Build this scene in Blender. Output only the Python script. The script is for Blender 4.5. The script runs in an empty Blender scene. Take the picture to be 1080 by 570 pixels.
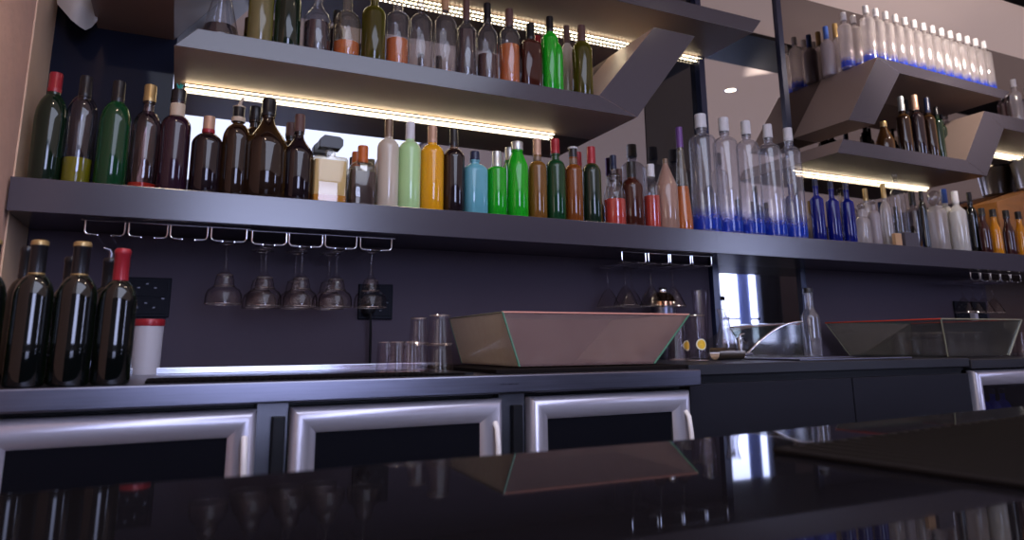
import bpy, bmesh, math, random
from mathutils import Vector, Matrix
random.seed(7)
PI = math.pi
C = bpy.context.scene.collection
sc = bpy.context.scene

# ------------------------------------------------------------------ camera model (solved from the photo's vanishing points)
F, CY = 741.0, 214.6
PITCH, YAW, ROLL = .1993, .4441, -.0087
CAM = Vector((0, 0, 1.0))
_s, _c = math.sin(YAW), math.cos(YAW)
_f = Vector((_s*math.cos(PITCH), _c*math.cos(PITCH), math.sin(PITCH)))
_r = Vector((_c, -_s, 0)); _u = _r.cross(_f)
RT = _r*math.cos(ROLL) + _u*math.sin(ROLL)
UP = -_r*math.sin(ROLL) + _u*math.cos(ROLL)
FW = _f

def ray(px, py): return RT*((px-540)/F) - UP*((py-CY)/F) + FW
def atY(px, py, y):
    r = ray(px, py); return CAM + r*(y/r.y)
def atZ(px, py, z):
    r = ray(px, py); return CAM + r*((z-1.0)/r.z)

S, W = 2.30, 2.66            # shelf front plane, back wall plane
ZM, ZU, ZC = 1.4705, 1.995, .921   # middle shelf top, upper shelf top, counter top

# ------------------------------------------------------------------ materials
MATS = {}
def newmat(name):
    m = bpy.data.materials.new(name); m.use_nodes = True
    nt = m.node_tree; nt.nodes.clear()
    out = nt.nodes.new('ShaderNodeOutputMaterial')
    return m, nt, out
def N(nt, t, **kw):
    n = nt.nodes.new(t)
    for k, v in kw.items():
        if k in n.inputs: n.inputs[k].default_value = v
        else: setattr(n, k, v)
    return n
def col4(c): return (c[0], c[1], c[2], 1)

def pbr(name, color, rough=.5, metal=0, coat=0, noise=0, nscale=8, bump=0, bscale=60, aniso=None, spec=.5, stretch=None, emis=None, estr=0):
    if name in MATS: return MATS[name]
    m, nt, out = newmat(name)
    p = N(nt, 'ShaderNodeBsdfPrincipled')
    p.inputs['Base Color'].default_value = col4(color); p.inputs['Roughness'].default_value = rough
    p.inputs['Metallic'].default_value = metal; p.inputs['Coat Weight'].default_value = coat
    p.inputs['Specular IOR Level'].default_value = spec
    if emis:
        p.inputs['Emission Color'].default_value = col4(emis); p.inputs['Emission Strength'].default_value = estr
    tc = N(nt, 'ShaderNodeTexCoord'); mp = N(nt, 'ShaderNodeMapping')
    if stretch: mp.inputs['Scale'].default_value = stretch
    nt.links.new(tc.outputs['Object'], mp.inputs['Vector'])
    if noise:
        nz = N(nt, 'ShaderNodeTexNoise'); nz.inputs['Scale'].default_value = nscale; nz.inputs['Detail'].default_value = 5
        nt.links.new(mp.outputs[0], nz.inputs['Vector'])
        rp = N(nt, 'ShaderNodeMapRange'); rp.inputs['To Min'].default_value = 1-noise; rp.inputs['To Max'].default_value = 1+noise
        nt.links.new(nz.outputs['Fac'], rp.inputs['Value'])
        mx = N(nt, 'ShaderNodeVectorMath', operation='SCALE'); mx.inputs[0].default_value = color
        nt.links.new(rp.outputs[0], mx.inputs['Scale']); nt.links.new(mx.outputs[0], p.inputs['Base Color'])
        rr = N(nt, 'ShaderNodeMapRange'); rr.inputs['To Min'].default_value = max(.02, rough*(1-noise)); rr.inputs['To Max'].default_value = min(1, rough*(1+noise))
        nt.links.new(nz.outputs['Fac'], rr.inputs['Value']); nt.links.new(rr.outputs[0], p.inputs['Roughness'])
    if bump:
        nb = N(nt, 'ShaderNodeTexNoise'); nb.inputs['Scale'].default_value = bscale
        nt.links.new(mp.outputs[0], nb.inputs['Vector'])
        b = N(nt, 'ShaderNodeBump'); b.inputs['Strength'].default_value = bump; b.inputs['Distance'].default_value = .01
        nt.links.new(nb.outputs['Fac'], b.inputs['Height']); nt.links.new(b.outputs[0], p.inputs['Normal'])
    nt.links.new(p.outputs[0], out.inputs[0])
    MATS[name] = m; return m

def thin(name, tint, edge, gmin=.05, gmax=.8, rough=.03, body=0, bodycol=None, e0=.45, power=3.5):
    """thin walled glass: looks through in the middle, thick and reflective towards its rim"""
    if name in MATS: return MATS[name]
    m, nt, out = newmat(name)
    lw = N(nt, 'ShaderNodeLayerWeight'); lw.inputs['Blend'].default_value = .5
    r1 = N(nt, 'ShaderNodeValToRGB'); r1.color_ramp.elements[0].color = col4(tint); r1.color_ramp.elements[0].position = e0
    r1.color_ramp.elements[1].color = col4(edge); r1.color_ramp.elements[1].position = .97
    nt.links.new(lw.outputs['Facing'], r1.inputs[0])
    tr = N(nt, 'ShaderNodeBsdfTransparent'); nt.links.new(r1.outputs[0], tr.inputs[0])
    gl = N(nt, 'ShaderNodeBsdfGlossy'); gl.inputs['Roughness'].default_value = rough
    pw = N(nt, 'ShaderNodeMath', operation='POWER'); pw.inputs[1].default_value = power
    nt.links.new(lw.outputs['Facing'], pw.inputs[0])
    mr = N(nt, 'ShaderNodeMapRange'); mr.inputs['To Min'].default_value = gmin; mr.inputs['To Max'].default_value = gmax
    nt.links.new(pw.outputs[0], mr.inputs['Value'])
    src = tr.outputs[0]
    if body:
        df = N(nt, 'ShaderNodeBsdfDiffuse'); df.inputs[0].default_value = col4(bodycol)
        tl = N(nt, 'ShaderNodeBsdfTranslucent'); tl.inputs[0].default_value = col4(bodycol)
        ad = N(nt, 'ShaderNodeMixShader'); ad.inputs[0].default_value = .5
        nt.links.new(df.outputs[0], ad.inputs[1]); nt.links.new(tl.outputs[0], ad.inputs[2])
        mb = N(nt, 'ShaderNodeMixShader'); mb.inputs[0].default_value = body
        nt.links.new(tr.outputs[0], mb.inputs[1]); nt.links.new(ad.outputs[0], mb.inputs[2]); src = mb.outputs[0]
    mx = N(nt, 'ShaderNodeMixShader')
    nt.links.new(mr.outputs[0], mx.inputs[0]); nt.links.new(src, mx.inputs[1]); nt.links.new(gl.outputs[0], mx.inputs[2])
    nt.links.new(mx.outputs[0], out.inputs[0])
    MATS[name] = m; return m

def gel(name, color, edge=None, tl=.5, rough=.08, coat=0.0, see=0.0):
    """filled coloured bottle: deep colour, light glowing through it, brighter or darker towards the rim"""
    if name in MATS: return MATS[name]
    edge = edge or color
    m, nt, out = newmat(name)
    lw = N(nt, 'ShaderNodeLayerWeight'); lw.inputs['Blend'].default_value = .5
    r1 = N(nt, 'ShaderNodeValToRGB'); r1.color_ramp.elements[0].color = col4(color); r1.color_ramp.elements[0].position = .35
    r1.color_ramp.elements[1].color = col4(edge); r1.color_ramp.elements[1].position = .9
    nt.links.new(lw.outputs['Facing'], r1.inputs[0])
    p = N(nt, 'ShaderNodeBsdfPrincipled'); p.inputs['Roughness'].default_value = rough; p.inputs['Coat Weight'].default_value = coat
    p.inputs['Coat Roughness'].default_value = .03
    t = N(nt, 'ShaderNodeBsdfTranslucent')
    nt.links.new(r1.outputs[0], p.inputs['Base Color']); nt.links.new(r1.outputs[0], t.inputs[0])
    mx = N(nt, 'ShaderNodeMixShader'); mx.inputs[0].default_value = tl
    nt.links.new(p.outputs[0], mx.inputs[1]); nt.links.new(t.outputs[0], mx.inputs[2])
    last = mx.outputs[0]
    if see:
        tr = N(nt, 'ShaderNodeBsdfTransparent'); nt.links.new(r1.outputs[0], tr.inputs[0])
        m2 = N(nt, 'ShaderNodeMixShader'); m2.inputs[0].default_value = see
        nt.links.new(last, m2.inputs[1]); nt.links.new(tr.outputs[0], m2.inputs[2]); last = m2.outputs[0]
    gl = N(nt, 'ShaderNodeBsdfGlossy'); gl.inputs['Roughness'].default_value = .04
    m3 = N(nt, 'ShaderNodeMixShader')
    pw = N(nt, 'ShaderNodeMath', operation='POWER'); pw.inputs[1].default_value = 4; nt.links.new(lw.outputs['Facing'], pw.inputs[0])
    mr = N(nt, 'ShaderNodeMapRange'); mr.inputs['To Min'].default_value = .03; mr.inputs['To Max'].default_value = .45; nt.links.new(pw.outputs[0], mr.inputs['Value'])
    nt.links.new(mr.outputs[0], m3.inputs[0]); nt.links.new(last, m3.inputs[1]); nt.links.new(gl.outputs[0], m3.inputs[2])
    nt.links.new(m3.outputs[0], out.inputs[0])
    MATS[name] = m; return m

def emit(name, color, strength, dots=0):
    if name in MATS: return MATS[name]
    m, nt, out = newmat(name)
    e = N(nt, 'ShaderNodeEmission'); e.inputs[0].default_value = col4(color); e.inputs[1].default_value = strength
    if dots:
        tc = N(nt, 'ShaderNodeTexCoord'); sx = N(nt, 'ShaderNodeSeparateXYZ'); nt.links.new(tc.outputs['Object'], sx.inputs[0])
        a = N(nt, 'ShaderNodeMath', operation='MULTIPLY'); a.inputs[1].default_value = dots; nt.links.new(sx.outputs[0], a.inputs[0])
        b = N(nt, 'ShaderNodeMath', operation='FRACT'); nt.links.new(a.outputs[0], b.inputs[0])
        g = N(nt, 'ShaderNodeMath', operation='GREATER_THAN'); g.inputs[1].default_value = .45; nt.links.new(b.outputs[0], g.inputs[0])
        mr = N(nt, 'ShaderNodeMapRange'); mr.inputs['To Min'].default_value = strength*.12; mr.inputs['To Max'].default_value = strength*1.7
        nt.links.new(g.outputs[0], mr.inputs['Value']); nt.links.new(mr.outputs[0], e.inputs[1])
    nt.links.new(e.outputs[0], out.inputs[0])
    MATS[name] = m; return m

def mirror(name, color, rough=.015):
    return pbr(name, color, rough, 1.0)

# ------------------------------------------------------------------ mesh helpers
def box(bm, x0, x1, y0, y1, z0, z1):
    vs = [bm.verts.new((x, y, z)) for z in (z0, z1) for y in (y0, y1) for x in (x0, x1)]
    for f in ((0, 2, 3, 1), (4, 5, 7, 6), (0, 1, 5, 4), (1, 3, 7, 5), (3, 2, 6, 7), (2, 0, 4, 6)):
        bm.faces.new([vs[i] for i in f])
    return vs
def hexa(bm, b, t):
    """box between a bottom quad b and a top quad t (each four points, same winding)"""
    vb = [bm.verts.new(p) for p in b]; vt = [bm.verts.new(p) for p in t]
    bm.faces.new(vb[::-1]); bm.faces.new(vt)
    for i in range(4):
        j = (i+1) % 4; bm.faces.new((vb[i], vb[j], vt[j], vt[i]))
def prism(bm, poly, y0, y1):
    a = [bm.verts.new((x, y0, z)) for x, z in poly]; b = [bm.verts.new((x, y1, z)) for x, z in poly]
    n = len(poly); bm.faces.new(a); bm.faces.new(b[::-1])
    for i in range(n):
        j = (i+1) % n; bm.faces.new((a[j], a[i], b[i], b[j]))
def lathe(bm, prof, seg=32, ex=None, sx=1, sy=1, flute=0, fn=12, cx=0, cy=0):
    rings = []
    for r, z in prof:
        if r < 1e-6: rings.append([bm.verts.new((cx, cy, z))]); continue
        ring = []
        for k in range(seg):
            a = 2*PI*(k+.5)/seg; c, s = math.cos(a), math.sin(a); m = 1.0
            if ex: m = (abs(c)**ex + abs(s)**ex)**(-1/ex)
            if flute: m *= 1 + flute*math.cos(fn*a)
            ring.append(bm.verts.new((cx + r*m*c*sx, cy + r*m*s*sy, z)))
        rings.append(ring)
    for A, B in zip(rings, rings[1:]):
        if len(A) == 1 and len(B) == 1: continue
        for k in range(seg):
            j = (k+1) % seg
            if len(A) == 1: bm.faces.new((A[0], B[j], B[k]))
            elif len(B) == 1: bm.faces.new((A[k], A[j], B[0]))
            else: bm.faces.new((A[k], A[j], B[j], B[k]))
def tube(bm, pts, r, seg=8, caps=True):
    pts = [Vector(p) for p in pts]; rings = []
    n = len(pts); ref = None
    for i, p in enumerate(pts):
        d = (pts[min(i+1, n-1)] - pts[max(i-1, 0)]).normalized()
        if ref is None: ref = Vector((0, 0, 1)) if abs(d.z) < .9 else Vector((1, 0, 0))
        a = d.cross(ref).normalized(); b = a.cross(d).normalized(); ref = b
        rr = r[i] if isinstance(r, (list, tuple)) else r
        rings.append([bm.verts.new(p + a*rr*math.cos(2*PI*k/seg) + b*rr*math.sin(2*PI*k/seg)) for k in range(seg)])
    for A, B in zip(rings, rings[1:]):
        for k in range(seg):
            j = (k+1) % seg; bm.faces.new((A[k], A[j], B[j], B[k]))
    if caps: bm.faces.new(rings[0][::-1]); bm.faces.new(rings[-1])
def obj(name, bm, mat, parent=None, smooth=False, bevel=0, loc=None):
    bmesh.ops.recalc_face_normals(bm, faces=bm.faces)
    me = bpy.data.meshes.new(name); bm.to_mesh(me); bm.free()
    for m in (mat if isinstance(mat, (list, tuple)) else [mat]): me.materials.append(m)
    if smooth:
        me.polygons.foreach_set('use_smooth', [True]*len(me.polygons))
        me.set_sharp_from_angle(angle=math.radians(38))
    o = bpy.data.objects.new(name, me); C.objects.link(o)
    if parent: o.parent = parent
    if loc: o.location = loc
    if bevel:
        b = o.modifiers.new('bevel', 'BEVEL'); b.width = bevel; b.segments = 2; b.limit_method = 'ANGLE'
    return o
LABELS = {}
def setp(o, label, cat, group=None):
    o['label'] = label; o['category'] = cat
    if group: o['group'] = group
    LABELS.setdefault(label, []).append(o.name)
    return o
def thing(name, label, cat, loc=(0, 0, 0), group=None, rz=0):
    o = bpy.data.objects.new(name, None); C.objects.link(o); o.location = loc; o.rotation_euler.z = rz
    o.empty_display_size = .05
    return setp(o, label, cat, group)
def struct(name, bm, mat, **kw):
    o = obj(name, bm, mat, **kw); o['kind'] = 'structure'; return o
def dup(root, loc, label, group=None, rz=None):
    r = root.copy(); C.objects.link(r); r.location = loc; setp(r, label, root['category'], group or root.get('group'))
    if rz is not None: r.rotation_euler.z = rz
    for ch in list(root.children):
        c = ch.copy(); C.objects.link(c); c.parent = r
        for g in ch.children:
            d = g.copy(); C.objects.link(d); d.parent = c
    return r
def NB(): return bmesh.new()
def part(name, mat, parent, fn, *a, smooth=False, bevel=0, **kw):
    bm = NB(); fn(bm, *a, **kw); return obj(name, bm, mat, parent, smooth, bevel)

# ------------------------------------------------------------------ common materials
M_shelf = pbr('shelf_laminate', (.050, .044, .060), .21, 0, noise=.03, nscale=2, spec=.85)
M_navy = pbr('navy_laminate', (.078, .062, .082), .5, 0, noise=.10, nscale=2, spec=.06)  # red mixed into the navy to stand for a reddish glow
M_under_lit = pbr('warm_laminate_lit', (.70, .52, .43), .38, 0, noise=.10, nscale=4)  # warm laminate, brightened in colour for the light under the shelf
M_under_dim = pbr('laminate_dimmed', (.27, .20, .17), .36, .1, noise=.10, nscale=4)  # darkened copy for shelves whose undersides get less light
M_navyglass = pbr('navy_glass', (.012, .014, .026), .06, 0, spec=.12)
M_blackglass = pbr('black_glass', (.008, .008, .011), .05, 0, spec=.6)
M_mirror = mirror('mirror_tinted', (.36, .37, .41))
M_mirror2 = mirror('mirror_clear', (.60, .60, .62))
M_mirror3 = mirror('mirror_smoked', (.27, .25, .25))
M_frame = pbr('dark_blue_trim', (.018, .024, .06), .25, .2)
M_plaster = pbr('brown_plaster', (.84, .50, .36), .8, noise=.12, nscale=14, bump=.15, bscale=40)
M_plaster2 = pbr('tan_plaster', (.76, .52, .34), .8, noise=.10, nscale=10)
M_ceil = pbr('glowing_ceiling_paint', (.62, .54, .50), .9, noise=.04, nscale=2, emis=(1, .72, .68), estr=.30)  # slight emission added so the ceiling looks bright in the mirrors
M_floor = pbr('floor_tile', (.05, .045, .045), .4, noise=.2, nscale=3)
M_rear = pbr('rear_wall_paint', (.16, .14, .15), .9, noise=.05)
M_steel = pbr('brushed_steel', (.21, .21, .27), .30, 1.0, noise=.22, nscale=6, stretch=(1, 1, 30))
M_steel_dark = pbr('dull_steel', (.16, .16, .18), .35, 1.0, noise=.2, nscale=7)
M_alu = pbr('satin_aluminium', (.58, .55, .62), .34, .6)
M_chrome = pbr('chrome', (.8, .8, .82), .08, 1.0)
M_wire = pbr('chrome_wire', (.85, .85, .9), .2, 1.0)
M_black = pbr('black_plastic', (.009, .009, .011), .4, spec=.2)
M_rubber = pbr('black_rubber', (.008, .006, .006), .7, spec=.05)
M_cab = pbr('charcoal_laminate', (.014, .014, .020), .5, noise=.1, nscale=3, spec=.12)
M_cabtop = pbr('charcoal_top', (.020, .020, .026), .38, noise=.1, spec=.3)
M_granite = pbr('black_granite', (.006, .005, .006), .035, 0, spec=.06, noise=.15, nscale=30)
M_sock = pbr('dark_socket', (.009, .010, .016), .55, spec=.1)
M_white = pbr('white_plastic', (.55, .53, .58), .45)
M_redcap = pbr('red_foil', (.36, .020, .030), .3, .1)
M_blackcap = pbr('black_cap', (.012, .011, .013), .3)
M_goldcap = pbr('gold_foil', (.50, .34, .14), .35, .6)
M_bronze = pbr('bronze_foil', (.22, .15, .10), .4, .4)
M_silver = pbr('silver_cap', (.62, .64, .62), .3, .7)
M_whitecap = pbr('white_cap', (.72, .70, .70), .45)
M_cork = pbr('cork', (.48, .26, .13), .7, noise=.2, nscale=40)
M_salmon = pbr('salmon_foil', (.55, .33, .22), .4, .3)
M_orangecap = pbr('orange_cap', (.55, .12, .02), .35)
M_browncap = pbr('brown_cap', (.12, .055, .045), .5)
M_navycap = pbr('navy_cap', (.015, .022, .06), .3)
M_bluecap = pbr('blue_cap', (.03, .09, .35), .4)
M_teal = pbr('teal_plastic', (.02, .33, .25), .4)
M_beige = pbr('beige_collar', (.60, .47, .33), .5)
M_purplecap = pbr('purple_foil', (.16, .07, .25), .35, .2)
M_clearstop = thin('stopper_glass', (.80, .80, .82), (.25, .24, .25), .12, .85)
M_copper = pbr('copper', (.62, .36, .22), .22, 1.0)
M_wood = pbr('orange_wood', (.40, .155, .035), .5, noise=.35, nscale=6, stretch=(1, 1, 6))
M_wood_dark = pbr('dark_wood', (.06, .028, .018), .5, noise=.3, nscale=5, stretch=(1, 1, 7))
M_fabric = pbr('pale_fabric', (.55, .50, .45), .8, noise=.05)
M_curtain = pbr('curtain_dark', (.045, .05, .07), .9)
M_curtain_w = None
M_window = emit('window_daylight', (.56, .63, 1.0), 9.0)
M_led = emit('led_warm', (1.0, .82, .55), 7.5)
M_led_d = emit('led_warm_dots', (1.0, .82, .55), 7.0, dots=50)
M_leddark = pbr('led_channel', (.05, .045, .04), .4)
M_blueled = emit('blue_led', (.05, .15, 1.0), 2.0)

M_curtain_w = gel('curtain_light', (.5, .55, .75), None, .9, .9, 0)
G_clear = thin('clear_glass', (.95, .95, .96), (.66, .64, .64), .06, .75, body=.05, bodycol=(.8, .78, .84))
G_clearw = thin('clear_warm_glass', (.95, .92, .84), (.64, .58, .42), .06, .75, body=.05, bodycol=(.85, .80, .68))
G_frost = thin('milky_clear_glass', (.88, .88, .92), (.66, .64, .68), .10, .8, body=.14, bodycol=(.85, .83, .88))
G_lit = thin('bright_clear_glass', (.94, .92, .92), (.74, .68, .66), .10, .85, body=.34, bodycol=(.95, .88, .86))
G_pink = thin('pinkish_glass', (.80, .62, .64), (.45, .28, .28), .09, .7)
G_smoke = thin('smoky_glass', (.75, .75, .80), (.30, .30, .34), .08, .7)
G_olive = thin('olive_glass', (.35, .30, .05), (.16, .14, .01), .06, .6)
G_tumbler = thin('tumbler_glass', (.97, .95, .96), (.62, .58, .59), .03, .45, e0=.6, power=5)
G_glint = thin('rim_glint', (.9, .86, .84), (.8, .74, .70), .42, .75, body=.25, bodycol=(.9, .78, .72))  # brightened glass that paints glints on rims and joints
G_stem = thin('stemware_glass', (.97, .95, .94), (.50, .45, .44), .020, .55, e0=.6, power=6)

L_dark = gel('dark_brown_fill', (.012, .006, .009), (.045, .018, .008), .15)
L_purple = gel('dark_purple_fill', (.030, .010, .022), (.050, .014, .012), .2)
L_black = gel('black_green_glass', (.003, .004, .004), (.008, .016, .003), .04)
L_dgreen = gel('dark_green_glass', (.006, .02, .01), (.01, .05, .012), .2)
L_green = gel('mid_green_glass', (.008, .075, .025), (.02, .17, .03), .22, see=.2)
L_bgreen = gel('bright_green_glass', (.015, .55, .02), (.04, .85, .03), .22, see=.15)
L_amberb = gel('amber_brown_glass', (.07, .028, .008), (.30, .13, .015), .35, see=.1)
L_brown = gel('brown_glass', (.022, .010, .006), (.16, .075, .012), .25)
L_yellow = gel('orange_yellow_fill', (1.0, .46, .012), (1.0, .55, .03), .22)
L_lgreen = gel('pale_green_fill', (.58, .88, .40), (.75, .95, .58), .22)
L_beige = gel('beige_fill', (.75, .64, .50), (.92, .85, .70), .22)
L_turq = gel('turquoise_glass', (.20, .58, .68), (.32, .78, .86), .22, see=.15)
L_amber = gel('amber_fill', (.26, .11, .02), (.50, .24, .04), .22, see=.1)
L_orangeb = gel('orange_brown_fill', (.26, .07, .012), (.60, .20, .02), .22, see=.1)
L_olive = gel('olive_fill', (.10, .085, .008), (.30, .27, .02), .4, see=.1)
L_oliveg = gel('olive_green_fill', (.012, .035, .02), (.16, .16, .01), .35)
L_red = gel('red_fill', (.75, .045, .015), (.85, .09, .02), .22, see=.2)
L_orange = gel('orange_fill', (.75, .17, .008), (.85, .22, .012), .22, see=.2)
L_redbrown = gel('red_brown_fill', (.09, .02, .012), (.14, .03, .012), .35, see=.1)
L_wine = gel('dark_red_fill', (.035, .012, .016), (.05, .016, .014), .25)
L_ylw = gel('acid_yellow_fill', (.42, .38, .01), (.55, .50, .02), .22, see=.1)
L_cream = gel('pale_yellow_fill', (.95, .72, .32), (.95, .80, .45), .22)
L_gold = gel('golden_fill', (.75, .32, .02), (.8, .4, .03), .22)
L_pale = gel('pale_wine_glass', (.30, .25, .10), (.45, .40, .05), .22, see=.2)
L_blue = gel('cobalt_glass', (.010, .022, .35), (.03, .07, .75), .5, see=.25)
L_bluebase = gel('blue_glass_base', (.02, .09, .85), (.06, .22, 1.0), .55, see=.12)
def fade_up(m, z0, z1, a0=.10, a1=.97):
    nt = m.node_tree; out = [n for n in nt.nodes if n.type == 'OUTPUT_MATERIAL'][0]; src = out.inputs[0].links[0].from_socket
    tc = N(nt, 'ShaderNodeTexCoord'); sp = N(nt, 'ShaderNodeSeparateXYZ'); nt.links.new(tc.outputs['Generated'], sp.inputs[0])
    nz = N(nt, 'ShaderNodeTexNoise'); nz.inputs['Scale'].default_value = 5; nt.links.new(tc.outputs['Generated'], nz.inputs['Vector'])
    ad = N(nt, 'ShaderNodeMath', operation='MULTIPLY_ADD'); ad.inputs[1].default_value = .5; ad.inputs[2].default_value = -.25; nt.links.new(nz.outputs['Fac'], ad.inputs[0])
    a2 = N(nt, 'ShaderNodeMath', operation='ADD'); nt.links.new(sp.outputs[2], a2.inputs[0]); nt.links.new(ad.outputs[0], a2.inputs[1])
    mr = N(nt, 'ShaderNodeMapRange'); mr.inputs['From Min'].default_value = z0; mr.inputs['From Max'].default_value = z1; mr.inputs['To Min'].default_value = a0; mr.inputs['To Max'].default_value = a1
    nt.links.new(a2.outputs[0], mr.inputs['Value'])
    tr = N(nt, 'ShaderNodeBsdfTransparent'); mx = N(nt, 'ShaderNodeMixShader')
    nt.links.new(mr.outputs[0], mx.inputs[0]); nt.links.new(src, mx.inputs[1]); nt.links.new(tr.outputs[0], mx.inputs[2]); nt.links.new(mx.outputs[0], out.inputs[0])
fade_up(L_bluebase, .38, 1.0)
L_white = gel('white_bottle', (.72, .70, .66), (.75, .72, .68), .3)
L_whitef = gel('frosted_bottle', (.52, .45, .46), (.60, .52, .54), .45, rough=.4)
L_woodb = gel('wood_grain_bottle', (.46, .27, .20), (.52, .34, .24), .25)
L_juice = gel('orange_juice_fill', (.80, .30, .01), (.85, .40, .02), .22)
L_mulb = gel('dark_berry_fill', (.06, .012, .012), (.12, .02, .01), .3)

# ================================================================== SETTING
def quadbox(x0, x1, y0, y1, z0, z1):
    bm = NB(); box(bm, x0, x1, y0, y1, z0, z1); return bm
struct('floor', quadbox(-5, 10, -4.2, 3.0, -.05, 0), M_floor)
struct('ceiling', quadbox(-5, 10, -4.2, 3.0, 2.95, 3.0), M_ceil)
struct('wall_back', quadbox(-.75, -.07, W, W+.12, 0, 2.95), M_navyglass)
struct('wall_back', quadbox(-.07, 1.98, W, W+.12, ZM-.05, 2.95), M_mirror)
struct('wall_back', quadbox(1.985, 2.31, W, W+.12, ZM-.05, 2.95), M_blackglass)  # black strip stands in for a dark pillar's reflection in the mirror
struct('wall_back', quadbox(2.92, 4.46, W, W+.12, ZM-.05, 2.95), M_mirror3)
struct('wall_back', quadbox(-.44, 2.31, W-.005, W+.12, 0, ZM-.05), M_navy)
struct('wall_back', quadbox(2.92, 4.46, W-.005, W+.12, 0, ZM-.05), M_navy)
struct('wall_back', quadbox(4.46, 7.5, W-.005, W+.12, 0, ZM-.05), M_wood_dark)
struct('wall_back', quadbox(4.46, 7.5, W, W+.12, ZM-.05, 2.95), M_mirror3)
struct('wall_back', quadbox(2.345, 2.885, W-.02, W+.12, .90, 2.95), M_mirror2)
for x in (2.31, 2.885):
    struct('trim_1', quadbox(x, x+.035, W-.035, W+.12, .90, 2.95), M_frame)
struct('wall_left', quadbox(-.75, -.443, 2.36, W, 0, 2.95), M_plaster2)
struct('wall_left', quadbox(-.75, -.447, 1.26, 2.36, 0, 2.95), M_plaster)
struct('wall_left', quadbox(-5.1, -5.0, -4.2, 3, 0, 2.95), M_rear)
struct('wall_right', quadbox(7.5, 7.62, 1.0, 3, 0, 2.95), M_rear)
struct('wall_right', quadbox(10, 10.1, -4.2, 3, 0, 2.95), M_rear)
struct('wall_right', quadbox(7.62, 10, 2.6, 2.7, 0, 2.95), M_rear)
struct('wall_back', quadbox(-5, -.75, 2.6, 2.7, 0, 2.95), M_rear)
# dark bulkhead across the ceiling
struct('trim_2', quadbox(-.44, 7.5, 1.75, 2.16, 2.925, 2.95), M_black)
# added glowing side window, throws light in from the far left
lw_ = bpy.data.objects.new('window_3', None); C.objects.link(lw_); lw_.location = (-4.99, -2.6, .8); lw_['kind'] = 'structure'
bm = NB(); box(bm, 0, .01, 0, 3.6, 0, 2.0); obj('pane', bm, emit('added_side_glow', (1.0, .88, .84), 3.0), lw_)
bm = NB()
for (y0, y1, z0, z1) in ((-.05, 0, -.05, 2.05), (3.6, 3.65, -.05, 2.05), (0, 3.6, -.05, 0), (0, 3.6, 2.0, 2.05), (1.78, 1.82, 0, 2.0)): box(bm, -.005, .03, y0, y1, z0, z1)
obj('window_frame', bm, M_frame, lw_)
# rear wall with daylight windows
RY = -3.5
wins = [(.05, 1.75), (7.0, 8.72)]
xs = [-5] + [v for w in wins for v in w] + [10]
bm = NB()
for a, b in zip(xs[0::2], xs[1::2]): box(bm, a, b, RY-.12, RY, 0, 2.95)
for a, b in wins:
    box(bm, a, b, RY-.12, RY, 0, .95); box(bm, a, b, RY-.12, RY, 2.90, 2.95)
struct('wall_rear', bm, M_rear)
for i, (a, b) in enumerate(wins):
    w = bpy.data.objects.new('window_%d' % (i+1), None); C.objects.link(w); w.location = (a, RY, .95); w['kind'] = 'structure'
    bm = NB(); wd, h = b-a, 1.95
    for (x0, x1, z0, z1) in ((0, wd, 0, .05), (0, wd, h-.05, h), (0, .05, 0, h), (wd-.05, wd, 0, h), (wd*.5-.02, wd*.5+.02, 0, h), (0, wd, .42, .455))[:4 if i == 0 else 6]:
        box(bm, x0, x1, -.07, -.02, z0, z1)
    obj('window_frame', bm, M_frame, w)
    bm = NB(); box(bm, 0, wd, -.10, -.085, 0, h); obj('pane', bm, M_window, w)
# curtains beside the window seen in the mirror
def curtain(x0, x1, mat, label, y=RY+.12):
    bm = NB(); n = 48; A = []; B = []
    for k in range(n+1):
        x = x0 + (x1-x0)*k/n; yy = y + .045*math.sin(k*1.1)
        A.append(bm.verts.new((x, yy, .05))); B.append(bm.verts.new((x, yy, 2.85)))
    for k in range(n): bm.faces.new((A[k], A[k+1], B[k+1], B[k]))
    o = obj('curtain', bm, mat, smooth=True); setp(o, label, 'curtain')
curtain(8.12, 8.32, M_curtain_w, 'narrow pale curtain drawn across the window seen in the mirror strip')
curtain(8.55, 9.0, M_curtain, 'dark curtain hanging right of the bright window in the mirror strip')

# ================================================================== SHELVES
t = thing('wall_shelf', 'long thick grey wall shelf running the length of the back bar', 'shelf', (-.441, S, 1.374))
bm = NB(); box(bm, 0, 6.6, 0, W-S, 0, ZM-1.374); obj('shelf_board', bm, M_shelf, t, bevel=.002)

def ribbon(label, pieces, leds, under=None):
    """pieces: (part name, polygon in x and z); each is one folded length of the ribbon"""
    x0, z0 = pieces[0][1][0]
    t = thing('zigzag_shelf', label, 'shelf', (x0, S, z0))
    for nm, poly in pieces:
        bm = NB(); prism(bm, [(x-x0, z-z0) for x, z in poly], 0, W-S)
        b = obj(nm, bm, [M_shelf, under or M_under_lit], t, bevel=.0016)
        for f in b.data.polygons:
            if abs(f.normal.y) < .5: f.material_index = 1   # front and back faces keep the grey laminate, broad faces take the brightened or darkened copy
    for (a, b, z, mat) in leds:
        bm = NB(); box(bm, a-x0, b-x0, W-S-.030, W-S-.004, z-z0-.016, z-z0); l = obj('led_channel', bm, M_leddark, t)
        bm = NB(); box(bm, a-x0, b-x0, W-S-.018, W-S-.013, z-z0-.021, z-z0-.016); obj('led_strip', bm, mat, l)
        bm = NB(); box(bm, a-x0, b-x0, W-S-.035, W-S-.030, z-z0-.011, z-z0-.006); obj('led_strip', bm, mat, l)
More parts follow.
